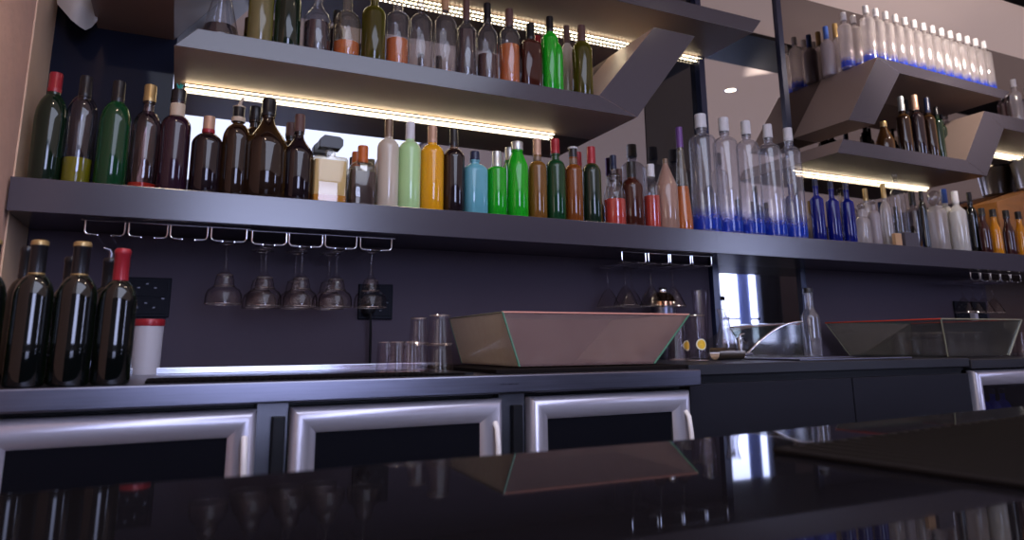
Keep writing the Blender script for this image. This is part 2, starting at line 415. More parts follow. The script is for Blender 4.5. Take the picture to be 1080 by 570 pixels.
ribbon('folded grey shelf carrying the upper row of bottles with slanted right leg',
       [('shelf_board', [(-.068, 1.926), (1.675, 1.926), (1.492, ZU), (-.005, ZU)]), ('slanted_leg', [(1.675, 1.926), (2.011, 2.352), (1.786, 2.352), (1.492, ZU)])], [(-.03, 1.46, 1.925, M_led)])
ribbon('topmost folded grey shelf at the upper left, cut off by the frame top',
       [('slanted_leg', [(-.32, 2.09), (-.08, 2.09), (.19, 2.436), (.0, 2.51)]), ('shelf_board', [(.19, 2.436), (2.36, 2.436), (2.42, 2.51), (0.0, 2.51)])], [(.22, 2.33, 2.434, M_led_d)], M_under_dim)
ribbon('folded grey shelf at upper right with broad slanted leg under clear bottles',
       [('slanted_leg', [(2.952, 2.085), (3.141, 2.085), (3.387, 2.402), (3.223, 2.466)]), ('shelf_board', [(3.387, 2.402), (4.290, 2.392), (4.371, 2.448), (3.223, 2.466)])], [], M_under_dim)
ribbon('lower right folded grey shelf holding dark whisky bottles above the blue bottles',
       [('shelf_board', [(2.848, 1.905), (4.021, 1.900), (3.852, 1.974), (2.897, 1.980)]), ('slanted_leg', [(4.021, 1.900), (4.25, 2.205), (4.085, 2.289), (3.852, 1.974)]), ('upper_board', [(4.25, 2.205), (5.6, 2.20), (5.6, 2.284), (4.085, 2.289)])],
       [(2.90, 4.0, 1.903, M_led_d), (4.30, 5.55, 2.202, M_led)], M_under_dim)

# ================================================================== BOTTLES
def pf(H, R, b, s, n, c, style='r', taper=1.0, lip=True, top=None):
    """bottle silhouette: b body end, s shoulder end, n neck radius, c where the cap starts (fractions)"""
    p = [(0, 0), (.80*R*taper, 0), (.94*R*taper, .006*H), (R*taper, .022*H), (R*(taper+1)/2, b*H*.5), (R, b*H)]
    for k in range(1, 9):
        u = k/8
        f = {'r': (1-u**2.2)**.75, 's': (1+math.cos(PI*u))/2, 'l': 1-u}[style]
        p.append(((n+(1-n)*f)*R, (b+(s-b)*u)*H))
    e = top or c
    p.append((n*.94*R, (s+(e-s)*.6)*H))
    if lip: p += [(n*.94*R, (e-.03)*H), (n*1.12*R, (e-.025)*H), (n*1.12*R, e*H)]
    else: p.append((n*.94*R, e*H))
    p.append((0, e*H))
    return p
def liq(prof, lev, k=.93):
    q = [(0, .006)]; zs = prof[2:]
    def rad(z):
        for (r0, z0), (r1, z1) in zip(zs, zs[1:]):
            if z0 <= z <= z1 and z1 > z0: return r0+(r1-r0)*(z-z0)/(z1-z0)
        return zs[0][0]
    n = 10
    for i in range(n+1):
        z = .006 + (lev-.006)*i/n; q.append((rad(z)*k, z))
    q.append((0, lev)); return q
CAPS = dict(red=M_redcap, black=M_blackcap, gold=M_goldcap, bronze=M_bronze, silver=M_silver, white=M_whitecap, cork=M_cork,
            salmon=M_salmon, orange=M_orangecap, brown=M_browncap, navy=M_navycap, blue=M_bluecap, purple=M_purplecap, glass=M_clearstop)
ROWS = dict(mid=(ZM, lambda x: 184.7+.0782*(x-11.3)), up=(ZU, lambda x: 31.1+.1626*(x-208.5)))
GROUP = dict(mid='bottles on the long middle shelf', up='bottles on the upper left shelf')
def wpx(px, py, w, y):
    a, b = atY(px-w/2, py, y), atY(px+w/2, py, y); m = (a+b)/2
    return (b.x-a.x)*math.cos(math.atan2(m.x, m.y))/2
def build_bottle(root, H, R, shape, glass, fill, cap, ex=None, seg=32, sx=1, sy=1, style='r', extra=None, taper=1.0, capr=1.16):
    b, s, n, c = shape
    prof = pf(H, R, b, s, n, c, style, taper, cap != 'glass')
    bm = NB(); lathe(bm, prof, seg, ex, sx, sy); obj('glass_body', bm, glass, root, True)
    if fill:
        bm = NB(); lathe(bm, liq(prof, fill[1]*H, 1.006 if len(fill) > 2 else .93), seg, ex, sx, sy); obj(fill[2] if len(fill) > 2 else 'liquid', bm, fill[0], root, True)
    if cap == 'glass':
        bm = NB(); r = n*R*1.15
        lathe(bm, [(0, c*H), (n*.9*R, c*H), (n*.9*R, (c+.01)*H)] + [(max(.0001, r*math.sin(PI*k/10)), (c+.01)*H+(1-c-.01)*H*(1-math.cos(PI*k/10))/2) for k in range(1, 10)] + [(0, H)], 24)
        obj('glass_stopper', bm, CAPS[cap], root, True)
    elif cap:
        bm = NB(); r = n*R*capr; z0 = c*H
        lathe(bm, [(r, z0-.001), (r*1.02, z0+(H-z0)*.1), (r*1.02, z0+(H-z0)*.2), (r*.98, z0+(H-z0)*.22), (r*.98, H-.006), (r*.9, H-.001), (0, H)], 24)
        obj('cap', bm, CAPS[cap], root, True)
    for e in (extra or []):
        k = e[0]
        if k == 'collar':      # band round the neck
            _, z0, z1, mat, rr = e
            bm = NB(); lathe(bm, [(rr*R*.96, z0*H), (rr*R, z0*H+.002), (rr*R, z1*H-.002), (rr*R*.96, z1*H)], 24); obj('neck_band', bm, mat, root, True)
        if k == 'pourer':
            _, mat = e
            bm = NB(); h = H*.98
            lathe(bm, [(n*R*1.25, h), (n*R*1.3, h+.004), (n*R*.8, h+.006), (n*R*.5, h+.01)], 20)
            tube(bm, [(0, 0, h+.006), (.003, -.002, h+.02), (.012, -.004, h+.036)], [n*R*.45, n*R*.36, n*R*.22], 10)
            obj('pourer', bm, mat, root, True)
        if k == 'leafpourer':
            _, mat = e
            bm = NB()
            for a in range(5):
                an = a*1.256; tube(bm, [(0, 0, H*.99), (.006*math.cos(an), .006*math.sin(an), H+.012), (.011*math.cos(an), .011*math.sin(an), H+.02)], [.004, .0035, .0012], 6)
            obj('pourer', bm, mat, root, True)
def bottle(row, label, px, pxt, pyt, w, y, shape, glass, fill=None, cap='black', name='liquor_bottle', cat='bottle', yoff=0, **kw):
    z, line = ROWS[row]; py = line(px)
    base = atY(px, py, y); top = atY(pxt, pyt, y)
    H = top.z - z
    R = wpx(px, (py+pyt)/2, w, y)
    root = thing(name, label, cat, (base.x, y, z), GROUP[row])
    build_bottle(root, H, R, shape, glass, fill, cap, **kw)
    return root
YF, YB = 2.375, 2.50
A_ = 'mid'
bottle(A_, 'dark green bottle with red capsule, leftmost on the middle shelf', 46, 57, 77, 37, YF, (.55, .80, .37, .82), L_dgreen, None, 'red', taper=.93)
bottle(A_, 'clear bottle with acid yellow liquid in its bottom quarter and black cap', 79, 93, 81, 35, YF, (.60, .82, .36, .80), G_smoke, (L_ylw, .235), 'black', taper=.94)
bottle(A_, 'green glass bottle with black cap, third from the left on the middle shelf', 115, 125.5, 86, 35, YF, (.58, .80, .36, .80), L_green, None, 'black')
bottle(A_, 'pink tinted clear bottle with gold cork cap and red dregs', 149, 158, 90, 32, YF, (.56, .74, .38, .84), G_pink, (L_red, .06), 'gold')
bottle(A_, 'dark purple bottle with white neck band and teal pourer', 180, 188, 95, 33, YF, (.62, .74, .44, .88), L_purple, None, 'black', extra=[('collar', .70, .86, M_beige, .50), ('leafpourer', M_teal)])
bottle(A_, 'short black brown bottle with cork coloured and red neck', 215, 219.5, 123, 34, YF, (.62, .78, .34, .80), L_dark, None, 'salmon', extra=[('collar', .78, .83, M_redcap, .42)])
bottle(A_, 'amber brown bottle with pale beige pourer on its neck', 246, 250.5, 112, 31, YF, (.60, .80, .36, .84), L_brown, None, 'black', extra=[('collar', .82, .87, M_beige, .50), ('pourer', M_beige)])
bottle(A_, 'dark brown bottle half hidden behind the broad shouldered brown bottle', 264, 270, 113, 30, YB, (.60, .78, .38, .86), L_brown, None, 'black')
bottle(A_, 'large dark brown bottle with long sloping shoulders and black stopper', 278, 283.5, 105, 46, YF, (.50, .82, .26, .83), L_brown, None, 'black', style='s', capr=1.3)
bottle(A_, 'dark brown bottle whose neck shows behind the slim brown bottle', 303, 307, 130, 26, YB, (.58, .78, .38, .84), L_brown, None, 'brown')
bottle(A_, 'slim dark brown bottle with brown capsule left of the square decanter', 312, 315.5, 121, 33, YF, (.52, .76, .30, .80), L_dark, None, 'brown', style='s')
# square decanters with block stoppers
def decanter(label, px, w, pyb, pyn, st, y, full):
    z, line = ROWS['mid']; base = atY(px, line(px), y)
    R = wpx(px, line(px)-25, w, y)*.93; Hb = atY(px, pyb, y).z - z; Hn = atY(px, pyn, y).z - z; Ht = atY(px, st, y).z - z
    t = thing('square_decanter', label, 'decanter', (base.x, y, z), GROUP['mid'])
    prof = [(0, 0), (.95*R, 0), (R, .008), (R, Hb-.012), (R*.94, Hb-.004), (R*.5, Hb), (R*.30, Hb+.004), (R*.26, Hn), (0, Hn)]
    bm = NB(); lathe(bm, prof, 48, 7, 1, .62); obj('glass_body', bm, G_clearw, t, True)
    if full:
        bm = NB(); lathe(bm, [(0, .03), (R*.93, .03), (R*.93, Hb-.016), (0, Hb-.016)], 48, 7, 1, .6); obj('liquid', bm, L_cream, t, True)
        bm = NB(); lathe(bm, [(0, .004), (R*.95, .004), (R*.95, .0295), (0, .0295)], 48, 7, 1, .61); obj('thick_base', bm, L_gold, t, True)
    bm = NB(); h = Ht-Hn
    bw = R*.68
    prism(bm, [(-bw, Hn+h*.05), (bw*.75, Hn), (bw, Hn+h*.3), (bw, Hn+h*.8), (bw*.7, Ht), (-bw*.6, Ht+h*.05), (-bw, Hn+h*.7)], -R*.4, R*.4)
    obj('block_stopper', bm, M_blackcap, t, bevel=.002)
decanter('square glass decanter of pale yellow liquid with black block stopper', 346, 40, 166, 158, 145, YF, True)
decanter('second black stoppered decanter half hidden behind the pale yellow decanter', 338, 34, 170, 164, 152, YB, False)
bottle(A_, 'flat shouldered brandy bottle with dark red liquid and orange cap', 381, 381, 154, 29, YF, (.60, .74, .34, .72), G_clearw, (L_wine, .56), 'orange', ex=4.5, seg=48, sy=.7)
bottle(A_, 'second orange capped bottle just showing behind the brandy bottle', 374, 371, 160, 24, YB, (.60, .74, .34, .76), G_clearw, (L_wine, .56), 'orange', ex=4.5, seg=48, sy=.7)
bottle(A_, 'slim pale bottle peeking out behind left of the beige bottle', 399, 398, 157, 10, YB, (.70, .84, .5, .88), L_beige, None, 'bronze')
bottle(A_, 'opaque beige bottle with bronze capsule', 408, 409, 126, 23.5, YF, (.66, .78, .34, .80), L_beige, None, 'bronze')
bottle(A_, 'pale green opaque bottle with white cap', 431, 432, 129, 24, YF, (.66, .78, .36, .80), L_lgreen, None, 'white', extra=[('collar', .775, .80, M_blackcap, .38)])
bottle(A_, 'orange yellow bottle with salmon gold capsule', 455, 455, 133, 25, YF, (.66, .78, .36, .80), L_yellow, None, 'salmon', extra=[('collar', .775, .80, M_bronze, .40)])
bottle(A_, 'dark brown bottle with black capsule between orange and turquoise bottles', 478, 477.5, 136, 23.5, YF, (.64, .76, .34, .80), L_dark, None, 'black', extra=[('collar', .755, .775, M_bronze, .40)])
bottle(A_, 'short turquoise bottle with navy cap', 500.5, 500, 160, 25.5, YF, (.66, .80, .36, .86), L_turq, None, 'navy', ex=3.2, seg=40)
bottle(A_, 'shorter bright green bottle with silver cap, front left of the green trio', 524, 523.5, 160, 21, YF, (.70, .76, .46, .76), L_bgreen, None, 'silver', capr=1.08)
bottle(A_, 'bright green bottle at the back of the trio with silver cap', 538, 537, 156, 21, YB, (.66, .80, .46, .83), L_bgreen, None, 'silver', style='l')
bottle(A_, 'tallest bright green bottle of the trio with broad silver cap', 546, 546, 150, 23, YF, (.68, .86, .50, .89), L_bgreen, None, 'silver', style='l')
bottle(A_, 'amber whisky bottle with pale gold capsule right of the green trio', 567.5, 567, 147, 19.5, YF, (.63, .72, .40, .80), L_amber, None, 'salmon', extra=[('collar', .72, .78, M_bronze, .46)])
bottle(A_, 'dark green bottle with red capsule next to the amber whisky bottle', 587, 586.5, 147, 20.5, YF, (.64, .74, .42, .82), L_green, None, 'red')
bottle(A_, 'orange brown bottle with black and white capsule', 606, 605, 155, 19, YF, (.66, .76, .42, .86), L_orangeb, None, 'black', extra=[('collar', .74, .86, M_bronze, .46), ('collar', .965, .99, M_whitecap, .54)])
bottle(A_, 'red capped bottle just visible behind the orange brown bottle', 611, 610.5, 161, 18, YB, (.66, .76, .42, .82), L_orangeb, None, 'red')
bottle(A_, 'olive green wine bottle with long red capsule', 625.5, 622, 155, 20, YF, (.64, .78, .40, .78), L_oliveg, None, 'red')
bottle(A_, 'clear decanter half full of bright red liquid with glass neck', 649.5, 643.5, 183, 24, YF, (.52, .78, .52, .86), G_clear, (L_red, .50), 'glass')
bottle(A_, 'smoky bottle with dark cap standing behind the red decanter', 649, 646, 164, 14, YB, (.66, .78, .44, .82), G_smoke, None, 'navy')
bottle(A_, 'small brown stoppered bottle between red decanter and brown whisky', 655, 650, 178, 14, YB, (.60, .78, .42, .80), L_amberb, None, 'brown')
bottle(A_, 'red brown whisky bottle with tall dark cap', 668, 665.5, 171, 23, YF, (.58, .74, .38, .76), L_redbrown, None, 'black')
bottle(A_, 'small clear bottle half full of orange red liquid with white cap', 689, 683, 173, 18, YF, (.50, .74, .40, .80), G_clear, (L_red, .50), 'white')
bottle(A_, 'pinkish beige cone shouldered bottle with dark tip', 705, 697, 167, 24, YF, (.60, .92, .22, .93), L_woodb, None, 'bronze', style='l', extra=[('collar', .66, .68, M_bronze, .80)])
# the slender leaning flute bottle
t = bottle(A_, 'slender flute bottle of amber liquid with purple cap', 722, 713, 134, 20, YF, (.10, .80, .33, .80), G_clearw, (L_orange, .42), 'purple', style='l')
# five tall clear bottles with blue bases
for (px, pt, py, w, lb) in ((746, 742, 121.5, 30, 'tall clear blue based bottle, leftmost of the five big ones'), (771, 766, 125, 26.5, 'second from the left of five tall clear blue based bottles'),
                            (795, 789, 128.5, 25, 'middle one of five tall clear blue based bottles'), (818.5, 811, 132, 24.5, 'fourth from the left of five tall clear blue based bottles'),
                            (840.5, 831, 135.5, 24, 'rightmost of the five tall clear blue based bottles, beside cobalt bottles')):
    bottle(A_, lb, px, pt, py, w, 2.39, (.76, .83, .36, .88), G_frost, (L_bluebase, .21, 'blue_base'), 'white', style='r', capr=1.2)
bottle(A_, 'cobalt blue bottle showing through the rightmost big clear bottle', 838, 834, 186, 16, 2.52, (.60, .72, .34, .88), L_blue, None, 'navy')
for (px, pt, py, lb) in ((865, 859.5, 189, 'left one of the three cobalt blue bottles'), (881.5, 875, 192, 'middle one of the three cobalt blue bottles'), (897.5, 890, 193, 'right one of the three cobalt blue bottles')):
    bottle(A_, lb, px, pt, py, 14.5, YF, (.66, .74, .40, .88), L_blue, None, 'navy', style='s', capr=1.05)
bottle(A_, 'small clear decanter bottle right of the cobalt bottles', 912, 906, 214, 15, 2.36, (.48, .66, .5, .84), G_lit, None, 'glass', ex=4, seg=40)
bottle(A_, 'clear bottle with yellow cap behind the small clear decanter', 918, 912, 199, 13, 2.50, (.62, .76, .40, .80), G_lit, None, 'gold')
bottle(A_, 'short clear bottle with red speckled print, left of the pair', 925, 920, 209, 13, 2.37, (.60, .74, .42, .86), L_whitef, None, 'glass')
bottle(A_, 'short clear bottle with yellow cap beside the tall blue based one', 938, 928, 194, 13, 2.42, (.55, .72, .38, .78), G_lit, None, 'gold')
bottle(A_, 'tall clear stoppered bottle with blue tinted base behind short ones', 952, 938, 180, 17, 2.48, (.66, .78, .36, .88), G_clear, (L_bluebase, .20, 'blue_base'), 'glass')
bottle(A_, 'clear bottle with black cap left of the thin black bottle', 968, 962, 203, 18, 2.44, (.64, .74, .36, .78), G_smoke, None, 'black')
bottle(A_, 'thin black bottle between clear black capped bottle and crinkled decanter', 978, 970, 201, 9, 2.38, (.68, .80, .5, .86), L_black, None, 'black')
bottle(A_, 'clear decanter with wide crinkled glass stopper', 992, 982, 201, 19, 2.40, (.62, .70, .72, .74), G_lit, None, 'glass', ex=4, seg=40)
bottle(A_, 'white bottle with bright blue cap behind the plain white bottle', 1003, 998, 200, 14, 2.46, (.62, .74, .42, .78), L_white, None, 'blue')
bottle(A_, 'plain white bottle with white cap', 1014.5, 1007, 202, 20, 2.37, (.64, .78, .34, .80), L_white, None, 'white', style='s')
bottle(A_, 'black bottle right of the plain white bottle', 1030, 1021, 203, 13, 2.43, (.62, .76, .4, .82), L_black, None, 'black')
for (px, pt, py, mat, lb) in ((1041, 1033, 219.5, L_mulb, 'dark berry juice bottle with black cap, left of the wooden box row'), (1053, 1043, 220.5, L_juice, 'orange juice bottle with black cap between the two dark juices'),
                              (1067, 1057, 221.5, L_mulb, 'dark berry juice bottle second from right edge'), (1080, 1070, 223, L_juice, 'orange juice bottle at the right edge of the photo')):
    bottle(A_, lb, px, pt, py, 13, 2.37, (.50, .76, .50, .83), mat, None, 'black', style='s', capr=1.2)
# small cards standing in front
def card(px0, px1, py0, py1, y, mat, name, label, cat):
    a, b = atY(px0, py0, y), atY(px1, py1, y)
    bm = NB(); box(bm, 0, b.x-a.x, 0, .02, 0, a.z-ZM); o = obj(name, bm, mat, loc=(a.x, y, ZM), bevel=.001); setp(o, label, cat)
card(954, 970, 245, 259, 2.325, pbr('grey_card', (.07, .06, .075), .6), 'price_card', 'small plain grey card standing before the black capped clear bottle', 'card')
card(944, 952, 246, 258, 2.335, pbr('tan_card', (.55, .33, .17), .6), 'small_carton', 'tiny tan carton beside the grey card on the middle shelf', 'box')

# ---- upper left shelf
A_ = 'up'
UF = 2.375
bottle(A_, 'conical clear flask bottle with dark liquid, leftmost on the upper shelf', 232, 238, -38, 42, UF, (.04, .72, .30, .84), G_clear, (L_dark, .17), 'black', style='l')
bottle(A_, 'pale yellow wine bottle left of the champagne bottle', 273.5, 280, -52, 27, UF, (.62, .78, .38, .80), L_pale, None, 'gold')
bottle(A_, 'dark green champagne bottle on the upper shelf', 302, 308, -48, 28, UF, (.45, .80, .34, .80), L_dgreen, None, 'gold', style='s')
bottle(A_, 'clear bottle half full of dark red brown liquid on upper shelf', 333.5, 337.5, -24, 29, UF, (.44, .66, .30, .86), G_clear, (L_wine, .40), 'cork', style='s')
bottle(A_, 'clear bottle with orange liquid in its lower third, beside dark red one', 365, 368, -24, 29, UF, (.42, .58, .36, .84), G_clearw, (L_orange, .20), 'brown')
bottle(A_, 'dark stoppered bottle peeking behind the orange liquid bottle', 354, 357, 12, 16, YB, (.6, .76, .5, .84), L_dark, None, 'black')
bottle(A_, 'olive yellow glass bottle full of dark liquid', 393, 395, -16, 25.5, UF, (.60, .72, .34, .84), L_olive, None, 'brown')
bottle(A_, 'clear bottle one third full of orange liquid, left of the ball stoppered one', 418.5, 419.5, -14, 24.5, UF, (.60, .68, .42, .88), G_clear, (L_orange, .34), 'brown')
bottle(A_, 'clear bottle with ball shaped glass stopper', 443, 444, -6, 25, UF, (.58, .74, .34, .74), G_clear, None, 'glass', capr=1.1)
bottle(A_, 'clear bottle with orange brown stopper and amber dregs', 469, 468, -8, 24.5, UF, (.60, .78, .28, .78), G_clear, (L_orange, .045), 'cork', style='s')
bottle(A_, 'bottle of dark liquid with reddish brown capsule', 491.5, 491, 0, 22, UF, (.58, .74, .30, .74), G_clear, (L_wine, .60), 'brown', style='s')
bottle(A_, 'clear bottle half full of red brown liquid with black brown cap', 514, 514, 4, 22.5, UF, (.58, .76, .32, .76), G_clear, (L_redbrown, .34), 'black', style='s')
bottle(A_, 'clear bottle with orange liquid to the shoulder and brown cap', 537.5, 536.5, 10, 22.5, UF, (.60, .76, .34, .78), G_clear, (L_orange, .52), 'brown')
bottle(A_, 'square shouldered whisky bottle with black stopper', 560, 557, 25, 22.5, UF, (.66, .74, .36, .76), L_redbrown, None, 'black', ex=4, seg=40, sy=.8)
bottle(A_, 'reddish capped bottle behind the square shouldered whisky bottle', 568, 566.5, 38, 12, YB, (.6, .76, .5, .7), L_redbrown, None, 'red')
bottle(A_, 'green glass bottle with dark capsule on upper shelf', 581, 579.5, 18, 18, UF, (.68, .78, .38, .80), L_bgreen, None, 'black')
bottle(A_, 'slim bright green bottle squeezed right of the dark capsuled green one', 589.5, 587, 45, 10, 2.35, (.74, .98, .3, .985), L_bgreen, None, None, style='r')
bottle(A_, 'clear wine bottle with brown capsule behind the olive bottle', 599, 590.5, 26, 15, YB, (.60, .78, .40, .78), L_beige, None, 'brown')
bottle(A_, 'olive yellow wine bottle with brown capsule, rightmost on upper left shelf', 615, 611.5, 27, 21.5, UF, (.62, .78, .36, .78), L_olive, None, 'brown', style='r')

# ---- top right shelf: two rows of clear blue based bottles
ZT = 2.462
GT = 'clear blue based bottles on the top right shelf'
proto = None
ORD = ['first', 'second', 'third', 'fourth', 'fifth', 'sixth', 'seventh', 'eighth', 'ninth', 'tenth', 'eleventh', 'twelfth', 'thirteenth', 'fourteenth']
def ztop(x): return 2.466 - (x-3.223)*(.018/1.148)
HT = .335
for r, (y, x0, dx, n) in enumerate(((2.375, 3.275, .0795, 14), (2.485, 3.235, .0795, 14))):
    for k in range(n):
        x = x0 + dx*k
        if x > 4.33: continue
        lb = '%s clear blue based bottle from the left in the %s row on top right shelf' % (ORD[k], ('front', 'rear')[r])
        if proto is None:
            proto = thing('clear_bottle', lb, 'bottle', (x, y, ztop(x)+.001), GT)
            build_bottle(proto, HT, .036, (.72, .80, .36, .86), G_lit, (L_bluebase, .20, 'blue_base'), 'white', capr=1.2)
        else: dup(proto, (x, y, ztop(x)+.001), lb)
for (x, y, glass, cap, lb, H) in ((3.225, 2.60, L_whitef, 'blue', 'frosted white bottle with blue cap at left end of top right shelf', .30),
                                  (3.305, 2.60, G_lit, 'gold', 'clear bottle with yellow cap beside the frosted white one, top right', .335)):
    t = thing('liquor_bottle', lb, 'bottle', (x, y, ztop(x)+.001), 'bottles at the back left of the top right shelf')
    build_bottle(t, H, .037, (.58, .72, .34, .74), glass, None, cap)
# ---- lower right folded shelf: dark bottles
ZL = 1.980
def low(label, px, py, pt, pyt, w, y, shape, glass, cap, **kw):
    b = atY(px, py, y); top = atY(pt, pyt, y); x = b.x
    z = 1.980-(x-2.897)*.00628+.001
    t = thing('liquor_bottle', label, 'bottle', (x, y, z), 'dark bottles on the lower right folded shelf')
    build_bottle(t, top.z-z, wpx(px, py-20, w, y), shape, glass, None, cap, **kw)
low('small squat brown bottle, leftmost in the right folded shelf', 934, 152, 929, 128, 20, 2.37, (.35, .80, .34, .82), L_amberb, 'gold', style='l')
low('dark whisky bottle with silver glass stopper in right folded shelf', 956, 156, 944, 101, 16, 2.40, (.60, .70, .40, .76), L_brown, 'silver')
low('dark bottle with black stopper behind the silver stoppered whisky', 961, 157, 951, 105, 14, 2.52, (.62, .72, .40, .80), L_dark, 'black')
low('dark whisky bottle with gold and brown capsule', 971, 158, 961, 100, 16, 2.38, (.62, .72, .40, .76), L_dark, 'salmon')
low('dark whisky bottle with navy blue capsule', 984, 160, 970, 102, 14, 2.39, (.62, .72, .40, .76), L_brown, 'navy')
low('dark green slim bottle right of the navy capped whisky', 993, 161, 982, 112, 11, 2.44, (.70, .80, .4, .86), L_dgreen, 'black')
low('greenish bottle at the right end inside right folded shelf', 998, 162, 989, 120, 9, 2.50, (.70, .80, .4, .86), L_dgreen, 'black')
# ---- far right, upper board of the folded shelf: pinkish clear bottles
for i, (px, py, pt, pyt, w, lb) in enumerate(((1056, 116, 1050, 100, 8, 'short pinkish clear bottle behind the slanted leg at far right'), (1063, 119, 1057, 96, 9, 'pinkish clear bottle second in the far right cluster'),
                                              (1074, 122, 1068, 84, 14, 'tall clear bottle with white cap in the far right cluster'), (1087, 126, 1080, 92, 12, 'clear bottle cut by the right edge on the upper far right shelf'))):
    y = 2.40; b = atY(px, py, y); top = atY(pt, pyt, y); z = 2.289-(b.x-4.085)*.0033+.001
    t = thing('liquor_bottle', lb, 'bottle', (b.x, y, z), 'clear bottles on the far right upper board')
    build_bottle(t, max(.1, top.z-z), wpx(px, py, w, y), (.62, .74, .42, .84), G_pink if i < 2 else G_lit, None, 'white')
# ---- wooden box and metal bucket at right end
a = atY(1036, 262, 2.47)
xb = 4.36
t = thing('wooden_box', 'orange brown wooden box standing behind the juice bottles', 'box', (xb, 2.46, ZM+.001))
bm = NB(); prism(bm, [(0, 0), (1.2, 0), (1.2, .49), (.48, .47), (0, .34)], 0, .18); obj('panel', bm, M_wood, t, bevel=.002)
p0 = atY(1070, 203, 2.55)
t = thing('ice_bucket', 'shiny metal bucket on top of the wooden box at right edge', 'bucket', (4.93, 2.55, ZM+.481))
bm = NB(); lathe(bm, [(0, 0), (.075, 0), (.085, .01), (.105, .19), (.109, .195), (.101, .195), (.08, .02), (0, .02)], 32); obj('bucket_body', bm, pbr('polished_bucket', (.72, .68, .64), .28, .7), t, True)
bm = NB(); lathe(bm, [(.105, .183), (.112, .186), (.112, .197), (.104, .197)], 32); obj('rim', bm, M_chrome, t, True)

# ================================================================== COUNTER, COOLERS
YC = 1.775
t = thing('bar_counter', 'stainless steel back bar counter top with rolled front edge', 'counter', (-.443, YC, .872))
bm = NB(); box(bm, 0, 1.49+.443, 0, W-YC-.006, 0, ZC-.872); obj('counter_top', bm, M_steel, t, bevel=.004)
bm = NB(); box(bm, 0, 1.01, 0, .012, 0, .020); o = obj('steel_upstand', bm, pbr('polished_steel', (.55, .56, .62), .22, 1.0, noise=.2, nscale=9), bevel=.002, loc=(-.123, 2.475, ZC)); setp(o, 'bright steel strip standing along the back of the counter', 'steel strip')
# grid mat
t = thing('drip_mat', 'black rubber grid mat lying along the steel counter front', 'mat', (-.05, 1.84, ZC))
bm = NB()
for k in range(5): box(bm, 0, .78, k*.04, k*.04+.006, 0, .006)
for k in range(53): box(bm, k*.0148, k*.0148+.006, 0, .166, 0, .0055)
obj('grid', bm, M_rubber, t)

def cooler(x0, x1, y, ztop, label, see=False):
    wd = x1-x0; t = thing('bottle_cooler', label, 'cooler', (x0, y, 0), 'under counter coolers')
    D = .62; bm = NB()
    h = ztop-.02
    if see:
        box(bm, 0, wd, .03, D, 0, .06); box(bm, 0, wd, .03, D, h-.05, h); box(bm, 0, .03, .03, D, .06, h-.05); box(bm, wd-.03, wd, .03, D, .06, h-.05); box(bm, .03, wd-.03, D-.02, D, .06, h-.05)
    else: box(bm, 0, wd, .035, D, 0, h)
    obj('cabinet_body', bm, M_black, t)
    # bulged mitred door frame
    bm = NB(); zb = .10; zt = ztop; fw = .062
    prof = [(0, .03), (0, .006), (.006, -.004), (.016, -.010), (.028, -.011), (.040, -.006), (.054, .002), (fw, .012), (fw, .03)]
    loops = []
    for (u, d) in prof:
        loops.append([bm.verts.new(p) for p in ((u, d, zb+u), (wd-u, d, zb+u), (wd-u, d, zt-u), (u, d, zt-u))])
    for A, B in zip(loops, loops[1:]):
        for k in range(4):
            j = (k+1) % 4; bm.faces.new((A[k], A[j], B[j], B[k]))
    d = obj('door', bm, M_alu, t, True)
    bm = NB(); box(bm, fw-.003, wd-fw+.003, .014, .022, zb+fw-.003, zt-fw+.003)
    obj('glass_pane', bm, thin('cooler_pane', (.55, .58, .66), (.3, .3, .35), .06, .7) if see else M_blackglass, d)
    bm = NB(); hx = wd-.026
    pts = [(hx, -.008, zt-.062), (hx-.001, -.022, zt-.075), (hx, -.028, zt-.12), (hx+.002, -.030, zt-.20), (hx+.002, -.028, zt-.28), (hx, -.022, zt-.32), (hx, -.008, zt-.333)]
    tube(bm, pts, .0075, 10); obj('handle', bm, pbr('handle_white', (.78, .74, .74), .35), d, True)
    return t
YK = 1.80
cooler(-.355, .192, YK, .858, 'silver framed glass door cooler under counter, leftmost')
cooler(.268, .823, YK, .858, 'silver framed glass door cooler in the middle of three')
cooler(.905, 1.462, YK, .858, 'silver framed glass door cooler beside the charcoal cabinet')
cooler(2.965, 3.55, 1.86, .882, 'far right cooler with blue bottles behind its glass', True)
# steel posts with black latch between coolers
for (x0, x1, lb) in ((.194, .266, 'steel strip with black latch between left and middle coolers'), (.825, .903, 'steel strip with black latch between middle and third coolers')):
    t = thing('divider_post', lb, 'post', (x0, 1.83, 0), 'steel strips between coolers')
    bm = NB(); box(bm, 0, x1-x0, 0, .03, 0, .872); obj('post_panel', bm, M_steel_dark, t)
    bm = NB(); box(bm, .034, .064, -.022, 0, .70, .838); obj('latch', bm, M_black, t, bevel=.003)
bm = NB(); box(bm, -.443, 1.47, 1.86, 2.6, .858, .8715); o = obj('counter_rail', bm, M_black); setp(o, 'dark support rail under the steel counter top', 'rail')
